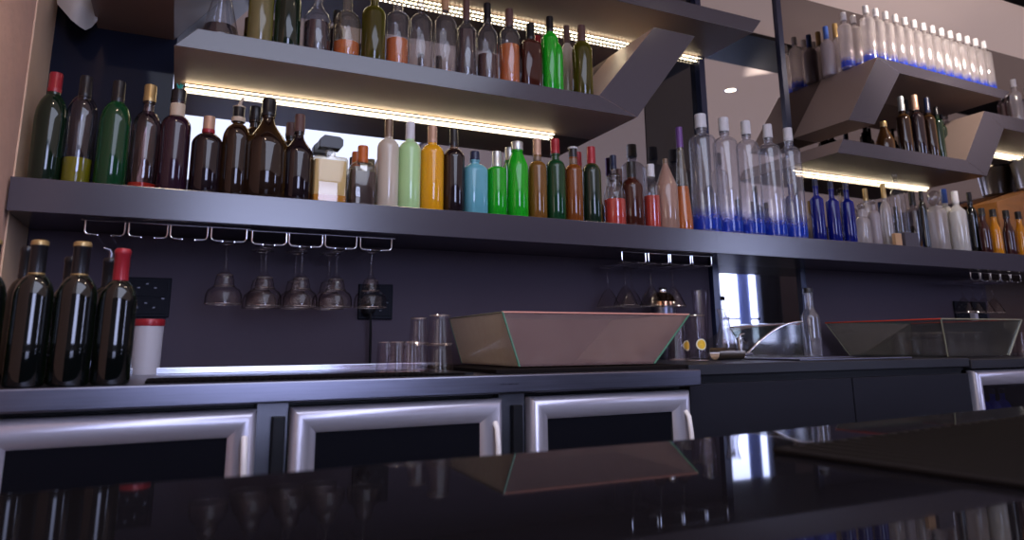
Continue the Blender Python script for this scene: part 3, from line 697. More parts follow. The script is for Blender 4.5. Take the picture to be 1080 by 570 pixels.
# blue bottles inside the right cooler
for k in range(6):
    x = 3.045+k*.072
    lb = '%s small blue bottle from the left inside the far right cooler' % ORD[k]
    if k == 0:
        cb = thing('blue_bottle', lb, 'bottle', (x, 2.02, .58), 'blue bottles inside the right cooler')
        build_bottle(cb, .21, .029, (.58, .76, .36, .90), gel('lit_blue_glass', (.01, .05, .8), (.02, .08, 1.0), .6), None, 'navy')
    else: dup(cb, (x, 2.02, .58), lb)
bm = NB(); box(bm, 2.996, 3.519, 1.92, 2.45, .565, .579); o = obj('cooler_shelf', bm, M_steel_dark); setp(o, 'wire shelf inside the far right cooler under blue bottles', 'shelf')
t = thing('cooler_lamp', 'blue light strip inside the far right cooler', 'lamp', (3.0, 2.44, .80)); bm = NB(); box(bm, 0, .5, 0, .02, 0, .012); obj('led_strip', bm, M_blueled, t)

# charcoal cabinet to the right
t = thing('base_cabinet', 'charcoal cabinet with two flat doors right of the steel counter', 'cabinet', (1.50, 1.85, 0))
bm = NB(); box(bm, 0, 1.42, .03, .79, 0, .885); obj('carcass', bm, M_black, t)
bm = NB(); box(bm, 0, 1.425, -.005, .79, .899, .934); obj('worktop', bm, M_cabtop, t, bevel=.003)
bm = NB(); box(bm, 0, 1.42, .02, .79, .885, .899); obj('shadow_gap', bm, M_black, t)
for (a, b) in ((.004, .742), (.748, 1.416)):
    bm = NB(); box(bm, a, b, 0, .03, .06, .873); obj('door', bm, M_cab, t, bevel=.002)
t = thing('side_counter', 'dark counter top over the far right cooler', 'counter', (2.93, 1.84, .890))
bm = NB(); box(bm, 0, 1.9, 0, .80, 0, .036); obj('counter_top', bm, M_cabtop, t, bevel=.003)
t = thing('base_cabinet', 'dark cabinet beyond the far right cooler', 'cabinet', (3.56, 1.86, 0)); bm = NB(); box(bm, 0, 1.27, 0, .76, 0, .889); obj('carcass', bm, M_black, t)

# sockets
def socket(x, z, label, plug=False, sz=.132):
    t = thing('wall_socket', label, 'socket', (x, W-.006, z), 'dark wall sockets')
    bm = NB(); box(bm, 0, sz, -.012, 0, 0, sz); p = obj('plate', bm, M_sock, t, bevel=.003)
    bm = NB(); box(bm, .012, sz-.012, -.0145, -.0115, .012, sz*.48); box(bm, .012, sz-.012, -.0145, -.0115, sz*.52, sz-.012); obj('socket_face', bm, pbr('socket_face', (.008, .009, .015), .55, spec=.1), p, bevel=.001)
    for (dx, dz) in ((.03, .03), (.055, .045), (.08, .03), (.03, .095), (.055, .108), (.08, .095), (.105, .06)):
        bm = NB(); box(bm, dx, dx+.008, -.016, -.014, dz, dz+.005); obj('slot', bm, pbr('slot_metal', (.06, .06, .07), .3, .8), p)
socket(.617, 1.10, 'dark square wall socket behind the last hanging margarita glass')
socket(-.15, 1.10, 'dark square wall socket above the red lidded container')
socket(4.125, 1.10, 'left one of two black wall sockets at far right'); socket(4.29, 1.10, 'right one of two black wall sockets at far right')
t = thing('power_plug', 'round black plug with cord hanging from the wall socket', 'plug', (.652, W-.02, 1.135))
bm = NB(); bm2 = NB()
lathe(bm, [(0, 0), (.022, 0), (.025, .004), (.022, .028), (.014, .036), (0, .038)], 20)
bmesh.ops.rotate(bm, verts=bm.verts, cent=(0, 0, 0), matrix=Matrix.Rotation(PI/2, 3, 'X')); obj('plug_body', bm, M_black, t, True)
tube(bm2, [(0, -.03, -.002), (0.004, -.034, -.03), (.008, -.025, -.10), (.010, -.02, -.213)], .005, 8); obj('cord', bm2, M_black, t, True)
t = thing('white_adapter', 'pale adapter plugged between the two far right sockets', 'plug', (4.265, W-.008, 1.115))
bm = NB(); box(bm, -.012, .022, -.04, -.007, 0, .06); obj('adapter_body', bm, M_white, t, bevel=.006)

# ---- red lidded container
b0 = atY(153, 388, 2.50)
t = thing('storage_container', 'white plastic container with red lid behind the wine bottles', 'container', (b0.x, 2.50, ZC))
R = wpx(153, 360, 33, 2.5); Hc = atY(154, 337, 2.5).z-ZC
bm = NB(); lathe(bm, [(0, 0), (R*.93, 0), (R*.95, .004), (R, Hc-.02), (0, Hc-.02)], 40); obj('tub', bm, M_white, t, True)
bm = NB(); lathe(bm, [(0, Hc-.021), (R*1.03, Hc-.021), (R*1.05, Hc-.018), (R*1.05, Hc-.003), (R*1.02, Hc), (0, Hc)], 40); obj('lid', bm, M_redcap, t, True)

# ---- wine bottles on the counter
def wineb(label, px, py, pt, pyt, w, y, cap, tip=True):
    b = atY(px, py, y); H = atY(pt, pyt, y).z-ZC-.001
    t = thing('wine_bottle', label, 'wine bottle', (b.x, y, ZC+.0005), 'wine bottles on the steel counter')
    R = wpx(px+6, py-60, w, y)
    prof = pf(H, R, .58, .76, .40, .99, 'r', 1, False); bm = NB(); lathe(bm, prof, 40); obj('glass_body', bm, L_black, t, True)
    bm = NB(); r = .40*R*1.06
    lathe(bm, [(r, .76*H), (r, .95*H), (r*1.07, .955*H), (r*1.07, (.962 if tip else .985)*H), (r*(1.0 if tip else .9), (.963 if tip else 1)*H)] + ([] if tip else [(0, H)]), 28); c = obj('capsule', bm, M_redcap if cap == 'red' else M_blackcap, t, True)
    if tip:
        bm = NB(); lathe(bm, [(r*1.0, H*.961), (r*1.09, H*.966), (r*1.06, H*.99), (r*.9, H*.999), (0, H*1.0)], 28); obj('capsule_top', bm, M_goldcap, c, True)
        bm = NB(); lathe(bm, [(r, .757*H), (r*1.04, .76*H), (r*1.04, .765*H), (r, .768*H)], 28); obj('capsule_band', bm, M_goldcap, c, True)
wineb('dark wine bottle cut off by the left edge of the photo', -28, 406, -8, 252, 46, 1.84, 'black')
wineb('dark wine bottle with gold topped black capsule, second from left edge', 24, 405, 42, 253.5, 45, 1.84, 'black')
wineb('dark wine bottle with gold topped black capsule, next to the red capped one', 71, 404, 86, 255, 45, 1.84, 'black')
wineb('dark wine bottle with bright red capsule on the steel counter', 116, 403, 126.5, 262.5, 41, 1.84, 'red', False)
wineb('black bottle behind the first gold topped wine bottle', 12, 400, 27, 260, 36, 2.0, 'black', False)
wineb('black bottle standing behind the two gold topped wine bottles', 62, 398, 73, 271, 38, 2.02, 'black', False)
wineb('black bottle with chrome pourer behind the red capped wine bottle', 104, 397, 112, 272, 36, 2.02, 'black', False)
pp = [o for o in bpy.data.objects if o.get('label', '').startswith('black bottle with chrome')][0]
hh = max(v.co.z for ch in pp.children for v in ch.data.vertices)
bm = NB(); tube(bm, [(0, 0, hh-.005), (0, 0, hh+.012), (-.004, 0, hh+.02), (-.018, 0, hh+.024)], [.006, .0045, .0035, .003], 10); obj('pourer', bm, M_steel, pp, True)

# ---- hanging glass racks
def rack(label, loops, y0, y1, z):
    """loops: list of (xleft, xright); wire channels running back to the wall"""
    x0 = loops[0][0]; t = thing('glass_rack', label, 'glass rack', (x0, y0, z), 'chrome glass racks under the shelf')
    for yy, nm in ((0, 'front_bar'),):
        bm = NB(); tube(bm, [(-.012, yy, 0), (loops[-1][1]-x0+.012, yy, 0)], .0028, 8); obj(nm, bm, M_wire, t, True)
    for (a, b) in loops:
        a -= x0; b -= x0; w = b-a; g = w*.32
        for s in (0, 1):
            e = a if s == 0 else b; q = 1 if s == 0 else -1
            bm = NB()
            tube(bm, [(e, 0, 0), (e, 0, -.032), (e+q*.003, 0, -.039), (e+q*.010, 0, -.042), (e+q*g, 0, -.043)], .0026, 8)
            tube(bm, [(e+q*g, 0, -.043), (e+q*g, y1-y0, -.043)], .0024, 8)
            obj('wire_rail', bm, M_wire, t, True)
    return t
def px2x(px, py, y): return atY(px, py, y).x
ry = 2.345
def loopsof(pairs, yy): return [(px2x(a, 238+.056*(a-90), yy), px2x(b, 238+.056*(b-90), yy)) for a, b in pairs]
rk1 = loopsof([(90, 132), (136, 177), (180, 219), (223, 260)], ry); rk2 = loopsof([(266, 302), (305, 340), (343, 376), (380, 413)], ry)
zr = 1.368
rack('left chrome wire glass rack under the long shelf above wine bottles', rk1, ry, 2.652, zr)
rack('middle chrome wire glass rack with margarita glasses', rk2, ry, 2.652, zr-.004)
rk3 = [(px2x(a, 272, 2.36), px2x(b, 272, 2.36)) for a, b in ((656, 681), (684, 705), (707, 728), (730, 750))]
rack('chrome wire glass rack with martini glasses left of the mirror strip', rk3, 2.36, 2.652, zr)
rk4 = [(px2x(a, 292, 2.38), px2x(b, 292, 2.38)) for a, b in ((1024, 1033), (1034.5, 1043.5), (1045, 1054), (1055.5, 1064.5), (1066, 1076))]
rack('faint chrome wire glass rack at far right in the shadow', rk4, 2.38, 2.652, zr)

def ring(parent, r, z, w):
    bm = NB(); n = 36; pts = [(r*math.cos(2*PI*k/n), r*math.sin(2*PI*k/n), z) for k in range(n+1)]
    tube(bm, pts, w, 6, False); return obj('rim_glint', bm, G_glint, parent, True)  # thin bright ring added as a glint along the glass edge
def marg(t, H):
    foot = H
    prof = [(0, H), (.036, H), (.037, H-.002), (.012, H-.006), (.005, H-.014), (.0042, H-.055), (.006, H-.080), (.012, H-.092), (.0245, H-.104), (.029, H-.122), (.030, H-.134),
            (.036, H-.142), (.048, H-.150), (.054, H-.165), (.056, 0.0), (.0545, 0.0), (.052, H-.165), (.046, H-.152), (.034, H-.144), (.0285, H-.136), (.0275, H-.122), (.023, H-.106), (.010, H-.096), (0, H-.094)]
    bm = NB(); lathe(bm, prof, 40); g = obj('bowl_and_stem', bm, G_stem, t, True); ring(g, .0553, .0012, .0016); ring(g, .0315, H-.138, .0013); ring(g, .0255, H-.104, .0010); ring(g, .0365, H-.001, .0012)
MG = 'margarita glasses hanging from the racks'
Hm = .196; zf = zr-.0405
first = None
loops = rk1+rk2
for (li, y, lb) in ((3, 2.40, 'leftmost margarita glass hanging upside down from the rack'), (4, 2.40, 'second margarita glass from left hanging in the front row'), (5, 2.40, 'middle margarita glass of five in the front row'),
                    (6, 2.40, 'fourth margarita glass from left hanging in the front row'), (7, 2.40, 'margarita glass hanging in front of the wall socket'),
                    (4, 2.53, 'margarita glass hanging behind the second one from left'), (5, 2.53, 'margarita glass hanging behind the middle front one'), (6, 2.53, 'margarita glass hanging behind the fourth front one')):
    x = sum(loops[li])/2
    if first is None:
        first = thing('margarita_glass', lb, 'glass', (x, y, zf-Hm+.0015), MG); marg(first, Hm)
    else: dup(first, (x, y, zf-Hm+.0015-(.004 if li > 3 else 0)), lb)
def martini(t, H):
    prof = [(0, H), (.034, H), (.035, H-.002), (.010, H-.006), (.0045, H-.014), (.004, H-.060), (.006, H-.085), (.010, H-.092), (.030, H-.125), (.052, 0.0), (.0505, 0.0), (.028, H-.125), (.006, H-.096), (0, H-.094)]
    bm = NB(); lathe(bm, prof, 40); g = obj('bowl_and_stem', bm, G_stem, t, True); ring(g, .0513, .0012, .0015); ring(g, .0345, H-.001, .0011)
first = None
for (li, y, lb) in ((0, 2.56, 'leftmost martini glass hanging upside down under the shelf'), (0, 2.43, 'second martini glass from left hanging upside down'), (1, 2.56, 'middle martini glass hanging upside down, set back'),
                    (1, 2.42, 'martini glass hanging just left of the shaker'), (2, 2.42, 'martini glass hanging right behind the shaker top')):
    x = sum(rk3[li])/2
    if first is None:
        first = thing('martini_glass', lb, 'glass', (x, y, zf-.175+.0015), 'martini glasses hanging from the rack'); martini(first, .175)
    else: dup(first, (x, y, zf-.175+.0015), lb)
first = None
for k in range(4):
    x = sum(rk4[k])/2; lb = '%s hanging glass from left on the dim far right rack' % ORD[k]
    if first is None:
        first = thing('wine_glass', lb, 'glass', (x, 2.46, zf-.175+.0015), 'glasses on the far right rack'); martini(first, .175)
    else: dup(first, (x, 2.46, zf-.175+.0015), lb)

# ---- tumblers
def tumbler_mesh(H, rb, rt, inv=True):
    pr = [(0, 0), (rb*.92, 0), (rb, .004), (rt, H-.008), (rt*1.045, H-.005), (rt*1.045, H), (rt*.94, H), (rb*.88, .012), (0, .012)]
    if inv: pr = [(r, H-z) for r, z in pr][::-1]
    bm = NB(); lathe(bm, pr, 60, flute=.022, fn=10); return bm
TG = 'upturned tumblers on the steel counter'
def tum(label, px, y, H, R, z=ZC, first=None, group=TG, top=None):
    x = atY(px, 392, y).x
    if x > 1.44 and z == ZC: z = .9345
    t = thing('tumbler', label, 'glass', (x, y, z), group); g = obj('glass_body', tumbler_mesh(H, R*.82, R), G_tumbler, t, True); ring(g, R*.80, H-.002, .0014); ring(g, R*1.0, .002, .0016); return t
H1 = .092
sm = [(407, 2.13, 'small upturned tumbler, leftmost of the short row'), (418, 2.05, 'small upturned tumbler in front, second in the short row'), (427, 2.13, 'small upturned tumbler between its neighbours at the back of the row'),
      (434, 2.03, 'small upturned tumbler nearest the stacked tumblers')]
for px, y, lb in sm: tum(lb, px, y, H1, .031)
def stack(px, y, R, h1, h2, la, lb):
    tum(la, px, y, h1, R); tum(lb, px, y, h2, R*.90, z=ZC+h1+.0005)
stack(441, 2.14, .034, .085, .080, 'lower tumbler of the rear stack of two', 'upper tumbler of the rear stack of two')
stack(463, 1.97, .041, .082, .085, 'lower tumbler of the front stack beside the glass bin', 'upper tumbler of the front stack beside the glass bin')
t = thing('coaster_tray', 'thin black tray under the stacked tumblers', 'tray', (atY(463, 392, 1.95).x-.06, 1.86, ZC)); 
# ---- big glass bins
G_bin = thin('bin_glass', (.62, .55, .54), (.5, .46, .44), .05, .5, rough=.10, body=.17, bodycol=(.30, .21, .20), e0=.7)
def mottle(m, c1, c2, sc_=22):
    nt = m.node_tree
    tc = N(nt, 'ShaderNodeTexCoord'); nz = N(nt, 'ShaderNodeTexNoise'); nz.inputs['Scale'].default_value = sc_; nz.inputs['Detail'].default_value = 6
    nt.links.new(tc.outputs['Object'], nz.inputs['Vector'])
    rp = N(nt, 'ShaderNodeValToRGB'); rp.color_ramp.elements[0].color = col4(c1); rp.color_ramp.elements[1].color = col4(c2); rp.color_ramp.elements[0].position = .2; rp.color_ramp.elements[1].position = .85
    nt.links.new(nz.outputs['Fac'], rp.inputs[0])
    for n in list(nt.nodes):
        if n.type in ('BSDF_DIFFUSE', 'BSDF_TRANSLUCENT'): nt.links.new(rp.outputs[0], n.inputs[0])
mottle(G_bin, (.60, .40, .42), (1.0, .76, .76), 28)
G_bin_side = thin('bin_side_glass', (.66, .62, .54), (.5, .46, .40), .06, .5, rough=.10, body=.62, bodycol=(.34, .28, .22)); mottle(G_bin_side, (.92, .82, .72), (1.0, .94, .84), 40)  # side panes brightened in colour for the light from the left
G_bin2 = thin('bin_clear_glass', (.76, .78, .76), (.5, .55, .5), .10, .7, rough=.05, body=.07, bodycol=(.4, .38, .34))
M_edge = pbr('green_glass_edge', (.06, .18, .12), .15, 0, coat=.5)
M_edge_red = pbr('pink_lit_edge', (.62, .28, .22), .2, 0, coat=.5)  # pink reflection painted into the top edge colour
M_edge_y = pbr('yellowish_edge', (.26, .25, .17), .2, 0, coat=.5)
def bin_(label, B, T, gf, gs, etop, eside):
    """flared open box: B, T bottom and top corners (front left, front right, back right, back left)"""
    o0 = Vector(B[0]); t = thing('glass_bin', label, 'glass bin', B[0]); th = .006
    B = [Vector(p)-o0 for p in B]; T = [Vector(p)-o0 for p in T]
    cb = sum(B, Vector())/4; ct = sum(T, Vector())/4
    def inn(p, c): return p + (Vector((c.x, c.y, p.z))-p).normalized()*th*1.4
    for i, nm in enumerate(('front_pane', 'side_pane', 'back_pane', 'side_pane')):
        j = (i+1) % 4; bm = NB()
        hexa(bm, [B[i], B[j], inn(B[j], cb), inn(B[i], cb)], [T[i], T[j], inn(T[j], ct), inn(T[i], ct)])
        p = obj(nm, bm, gf if i in (0, 2) else gs, t)
        bm = NB(); tube(bm, [T[i], T[j]], .003, 8); obj('top_edge', bm, etop if i == 0 else (M_edge_y if i == 3 else M_edge), p, True)
        bm = NB(); tube(bm, [B[i], T[i]], .0034 if i < 2 else .002, 8); obj('corner_edge', bm, eside, p, True)
    bm = NB(); hexa(bm, [b+Vector((0, 0, .001)) for b in B], [b+Vector((0, 0, .006)) for b in B]); obj('base_pane', bm, gf, t)
    return t
zb = .9375; yf = 1.94
fl = atY(548, 389, 1.905); fr = atY(690, 385, 1.905)
bin_('big flared glass ice bin with pinkish mottled panes on the steel counter', [(fl.x, 1.905, zb), (fr.x, 1.905, zb), (fr.x+.01, 2.42, zb), (fl.x+.02, 2.42, zb)],
     [(.893, 1.95, 1.098), (1.600, 1.95, 1.098), (1.63, 2.47, 1.098), (.915, 2.47, 1.098)], G_bin, G_bin_side, M_edge_red, M_edge)
bm = NB(); box(bm, 0, .66, 0, .60, 0, .0120); o = obj('base_tray', bm, M_rubber, loc=(.82, 1.835, ZC), bevel=.002); setp(o, 'flat black tray under the pinkish glass ice bin', 'tray')
bm = NB(); box(bm, 0, .13, 0, .16, 0, .006); o = obj('tray_plate', bm, M_black, t, bevel=.001)
bin_('clear glass ice bin at far right with tumblers around it', [(3.06, 2.02, .9335), (3.50, 2.02, .9335), (3.52, 2.52, .9335), (3.06, 2.52, .9335)],
     [(3.0, 1.99, 1.096), (3.585, 1.99, 1.096), (3.60, 2.56, 1.096), (2.955, 2.56, 1.096)], G_bin2, G_bin2, M_edge_y, M_edge_y)
for i, o in enumerate([p for p in bpy.data.objects if p.name.startswith('glass_bin')][1:2]):
    for ch in o.children:
        if ch.name.startswith('side_pane') :
            for g in ch.children:
                if g.name.startswith('top_edge'): g.data.materials[0] = pbr('red_lit_edge', (.6, .06, .03), .2, 0, coat=.5)  # red reflection painted into these edges
# tumblers inside and beside the far right bin
RT_ = 'tumblers at the far right counter'
k = 0
for (x, y) in ((3.14, 2.12), (3.24, 2.12), (3.34, 2.12), (3.43, 2.12), (3.14, 2.30), (3.24, 2.30), (3.34, 2.30), (3.43, 2.30)):
    lb = '%s tumbler from left in the %s row inside the far right glass bin' % (ORD[k % 4], 'front' if k < 4 else 'rear')
    t2 = thing('tumbler', lb, 'glass', (x, y, .9405), RT_); g = obj('glass_body', tumbler_mesh(.10, .030, .037), G_tumbler, t2, True); ring(g, .030, .099, .0014); k += 1
for i, (x, y, lb) in enumerate(((3.66, 2.05, 'upturned tumbler right of the far right glass bin, nearest'), (3.75, 2.08, 'second upturned tumbler right of the far right glass bin'), (3.68, 2.17, 'upturned tumbler at the back right of the far right glass bin'))):
    t2 = thing('tumbler', lb, 'glass', (x, y, .9265), RT_); obj('glass_body', tumbler_mesh(.12, .033, .040), G_tumbler, t2, True)

# ---- shaker
sx0 = atY(699, 330, 2.24).x
t = thing('cocktail_shaker', 'cocktail shaker with copper dome top behind the pinkish bin', 'shaker', (sx0, 2.52, .9345))
sx0 = atY(699, 320, 2.52).x; t.location.x = sx0
zt = atY(700, 304, 2.52).z-.9345
R = wpx(699, 326, 30, 2.52)
hb = zt*.80
bm = NB(); lathe(bm, [(0, 0), (R*.62, 0), (R*.66, .004), (R*.86, hb*.80), (R*.88, hb*.93), (0, hb*.93)], 36); obj('tumbler_body', bm, M_steel, t, True)
bm = NB(); lathe(bm, [(R*.86, hb*.93), (R*.86, hb), (R*1.0, hb), (R*1.04, hb+.003), (R*1.0, hb+.006), (R*.92, hb+.010), (R*.80, hb+.025), (R*.55, hb+.038), (R*.36, hb+.043), (0, hb+.044)], 36); obj('strainer_dome', bm, M_copper, t, True)
bm = NB(); lathe(bm, [(R*.34, hb+.043), (R*.36, hb+.046), (R*.33, zt-.004), (R*.28, zt), (0, zt)], 28); obj('cap', bm, M_chrome, t, True)

# ---- lemon glasses at the counter end
def lemon_glass(label, px, y, R, H, dx):
    x = atY(px, 386, y).x
    t = thing('beer_glass', label, 'glass', (x, y, ZC if x < 1.44 else .9345), 'glasses with lemon slice prints')
    pr = [(0, H), (R*.86, H), (R*.90, H-.004), (R, .002), (R, 0), (R*.95, 0), (R*.84, H-.012), (0, H-.012)]
    bm = NB(); lathe(bm, pr, 60, flute=.015, fn=12); g = obj('glass_body', bm, G_tumbler, t, True); ring(g, R*.87, H-.002, .0016); ring(g, R*.98, .003, .0016)
    a = -PI/2 + dx; zc = H*.36; r = .021
    bm = NB(); n = 24
    def P(u, v, k=1.006): aa = a + u/R; rr = R*k*(1-.10*(zc+v)/H); return (rr*math.cos(aa), rr*math.sin(aa), zc+v)
    for (r0, k, nm, mat) in ((.021, 1.035, 'lemon_rind', pbr('lemon_rind', (.75, .70, .50), .5)), (.0165, 1.045, 'lemon_flesh', pbr('lemon_flesh', (.80, .48, .02), .5, noise=.3, nscale=80))):
        bm = NB(); c = bm.verts.new(P(0, 0, k)); rg = [bm.verts.new(P(r0*math.cos(2*PI*q/n), r0*math.sin(2*PI*q/n), k)) for q in range(n)]
        for q in range(n): bm.faces.new((c, rg[q], rg[(q+1) % n]))
        obj(nm, bm, mat, g, True)
lemon_glass('glass with yellow lemon slice print at the right end of the steel counter', 736, 2.15, .043, .172, -.25)
lemon_glass('second lemon print glass half behind the glass bin corner', 718, 2.40, .041, .16, .15)
tum('plain upturned tumbler behind the glass bin left of lemon glasses', 715, 2.30, .13, .036, group='plain tall tumblers')
def tallglass(label, px, y, pyt, R, rb):
    x = atY(px, 375, y).x; H = atY(px, pyt, y).z-ZC
    t = thing('tall_glass', label, 'glass', (x, y, .9345), 'tall glasses near the mirror strip')
    bm = NB(); lathe(bm, [(0, 0), (rb, 0), (rb, .006), (R, H), (R*.94, H), (rb*.85, .02), (0, .02)], 40, flute=.02, fn=9); obj('glass_body', bm, G_tumbler, t, True)
tallglass('tall flared glass standing behind the lemon print glass', 742, 2.45, 310, .036, .022)
# carafe
zc_ = .9345; cy_ = 2.36
x = atY(766, 370, cy_).x; H = atY(764, 326, cy_).z-zc_
t = thing('glass_carafe', 'clear glass carafe with flared neck before the mirror strip', 'carafe', (x, cy_, zc_))
R = wpx(767, 360, 22, cy_)
prof = [(0, 0), (R*.8, 0), (R*.98, .012), (R, .03), (R*.92, H*.38), (R*.62, H*.58), (R*.48, H*.72), (R*.55, H*.88), (R*.72, H), (R*.67, H), (R*.50, H*.88), (R*.43, H*.72), (R*.56, H*.58), (R*.86, H*.38), (R*.93, .03), (0, .01)]
bm = NB(); lathe(bm, prof, 40); obj('glass_body', bm, G_clear, t, True)
# lying metal scoop (half open tube)
a = atY(752, 346, 2.18); b = atY(773, 352, 2.18)
t = thing('ice_scoop', 'brushed metal ice scoop lying beside the lemon glasses', 'scoop', (a.x, 2.18, .9345))
bm = NB(); L = b.x-a.x+.03; n = 14; pr_ = []
for s in (0, 1):
    pr_.append([])
    for k in range(n+1):
        an = PI*.95 + (PI*1.25)*k/n; r = .030
        pr_[s].append((s*L, r*math.cos(an), .031 + r*math.sin(an)))
rows = [[bm.verts.new(p) for p in q] for q in pr_] + [[bm.verts.new((p[0], p[1]*.93, .031+(p[2]-.031)*.93)) for p in q] for q in pr_[::-1]]
rows.append(rows[0])
for A, B in zip(rows, rows[1:]):
    for k in range(n): bm.faces.new((A[k], A[k+1], B[k+1], B[k]))
obj('scoop_bowl', bm, pbr('warm_steel', (.46, .40, .33), .25, 1.0), t, True)
bm = NB(); tube(bm, [(L-.004, 0, .003), (L+.02, 0, .02), (L+.06, -.002, .024)], .006, 10); obj('handle', bm, M_steel, t, True)
# faucet post
fx = atY(781, 370, 2.30)
t = thing('water_tap', 'short chrome tap post beside the curved glass cover', 'tap', (fx.x, 2.30, .9345))
hp = atY(781, 356, 2.3).z-.9345
bm = NB(); lathe(bm, [(0, 0), (.018, 0), (.018, .006), (.0125, .010), (.0125, hp-.016), (.016, hp-.014), (.016, hp-.002), (.010, hp), (0, hp)], 24); obj('tap_post', bm, M_chrome, t, True)
bm = NB(); tube(bm, [(0, -.005, hp-.008), (-.006, -.03, hp-.010), (-.01, -.045, hp-.022)], .006, 10); obj('spout', bm, M_chrome, t, True)
bm = NB(); tube(bm, [(0, 0, hp-.002), (.004, .0, hp+.010), (.028, .004, hp+.014)], .004, 10); obj('lever', bm, M_chrome, t, True)
# curved glass cover
c0 = atY(785, 379, 2.26); c1 = atY(846, 338, 2.26)
t = thing('curved_glass_cover', 'curved glass cover with bright steel rim in front of the mirror strip', 'glass cover', (c0.x, 2.26, .9345))
wx, hz = c1.x-c0.x, c1.z-.9345
arc = []
for k in range(17):
    u = k/16; arc.append((wx*u, hz*(.045*(1-u) + math.sin(u*PI/2)**.92*.955 + .0*u)))
bm = NB(); d = .34
A = [bm.verts.new((x, 0, z)) for x, z in arc]; B = [bm.verts.new((x, d, z)) for x, z in arc]
for k in range(16): bm.faces.new((A[k], A[k+1], B[k+1], B[k]))
obj('curved_pane', bm, G_bin2, t, True)
bm = NB(); tube(bm, [(x, 0, z) for x, z in arc], .0055, 10); obj('front_rim', bm, M_chrome, t, True)
bm = NB(); A = [bm.verts.new((x, .003, z)) for x, z in arc]; B = [bm.verts.new((x, .003, 0)) for x, z in arc]
for k in range(16): bm.faces.new((A[k], A[k+1], B[k+1], B[k]))
obj('end_pane', bm, G_bin2, t, True)
# stemless glasses and bar tools under the cover
for (px, y, lb) in ((797, 2.52, 'small round glass under the curved cover, left'), (812, 2.50, 'small round glass under the curved cover, middle'), (829, 2.50, 'small round glass under the curved cover, right')):
    x = atY(px, 370, y).x; t2 = thing('round_glass', lb, 'glass', (x, y, .9345), 'round glasses under the curved cover')
    bm = NB(); lathe(bm, [(0, 0), (.022, 0), (.036, .015), (.041, .038), (.036, .066), (.028, .085), (.026, .085), (.034, .066), (.039, .038), (.034, .018), (0, .006)], 36); obj('glass_body', bm, G_tumbler, t2, True)
# steel sink rim strip
t = thing('sink_tray', 'low steel sink rim set in the charcoal worktop', 'sink', (2.08, 1.93, .9345))
bm = NB(); box(bm, 0, .62, 0, .016, 0, .006); box(bm, 0, .62, .264, .28, 0, .006); box(bm, 0, .016, .016, .264, 0, .006); box(bm, .604, .62, .016, .264, 0, .006); obj('rim', bm, M_steel, t, bevel=.002)
bm = NB(); box(bm, .016, .604, .016, .264, 0, .002); obj('basin', bm, M_steel_dark, t)
# tall slim bottle
b = atY(858.5, 377, 2.35); H = atY(856, 304, 2.35).z-.9345
t = thing('clear_bottle', 'tall slim empty clear bottle with black cap on charcoal worktop', 'bottle', (b.x, 2.35, .9345))
build_bottle(t, H, wpx(859, 345, 20, 2.35), (.56, .72, .48, .93), G_frost, None, 'black', style='s')

# ---- near bar and mat
ZN = .84
far = [(-1.35, 1.035), (.095, 1.0), (.473, 1.002), (.855, 1.002), (1.26, 1.045), (1.935, 1.098), (3.2, 1.22)]
near = [(3.2, .15), (-1.35, .15)]
t = thing('bar_table', 'glossy black granite bar top in the foreground', 'bar', (0, .7, 0))
bm = NB(); pts = far+near
a = [bm.verts.new((x, y-.7, ZN)) for x, y in pts]; b = [bm.verts.new((x, y-.7, ZN-.04)) for x, y in pts]
bm.faces.new(a); bm.faces.new(b[::-1]); n = len(pts)
for i in range(n):
    j = (i+1) % n; bm.faces.new((a[i], a[j], b[j], b[i]))
obj('bar_top', bm, M_granite, t)
bm = NB(); box(bm, -1.3, 3.1, -.45, .18, 0, ZN-.041); obj('bar_front', bm, M_black, t)
t = thing('bar_mat', 'ribbed dark rubber bar mat lying on the black bar top', 'mat', (.81, .818, ZN+.0005), None, math.atan2(.12, 1.0))
bm = NB(); box(bm, 0, 1.3, -.36, 0, 0, .008); obj('mat_base', bm, M_rubber, t, bevel=.003)
bm = NB()
for k in range(36): box(bm, .02+k*.035, .034+k*.035, -.345, -.015, .008, .0105)
o = obj('ribs', bm, pbr('mat_ribs', (.010, .008, .007), .7, spec=.03), t, bevel=.002)

# ---- swag of pale fabric at the upper left
bm = NB(); n = 26; rows = []
pts_top = [(61, -30), (104, -30)]
def sw(u, v):
    px = 60+43*u; bot = [(0, 4), (.15, 11), (.35, 21), (.55, 28), (.7, 32), (.85, 29), (1, 22)]
    for (u0, b0), (u1, b1) in zip(bot, bot[1:]):
        if u0 <= u <= u1: bb = b0+(b1-b0)*(u-u0)/(u1-u0)
    py = -60*(1-v)+bb*v
    return atY(px, py, 2.55 - .05*math.sin(u*PI) - .02*math.sin(v*7+u*5))
for i in range(n+1): rows.append([bm.verts.new(sw(i/n, j/10)) for j in range(11)])
for i in range(n):
    for j in range(10): bm.faces.new((rows[i][j], rows[i+1][j], rows[i+1][j+1], rows[i][j+1]))
o = obj('fabric_swag', bm, M_fabric, smooth=True); setp(o, 'pale curved fabric swag beside the brown wall at top left', 'drape')

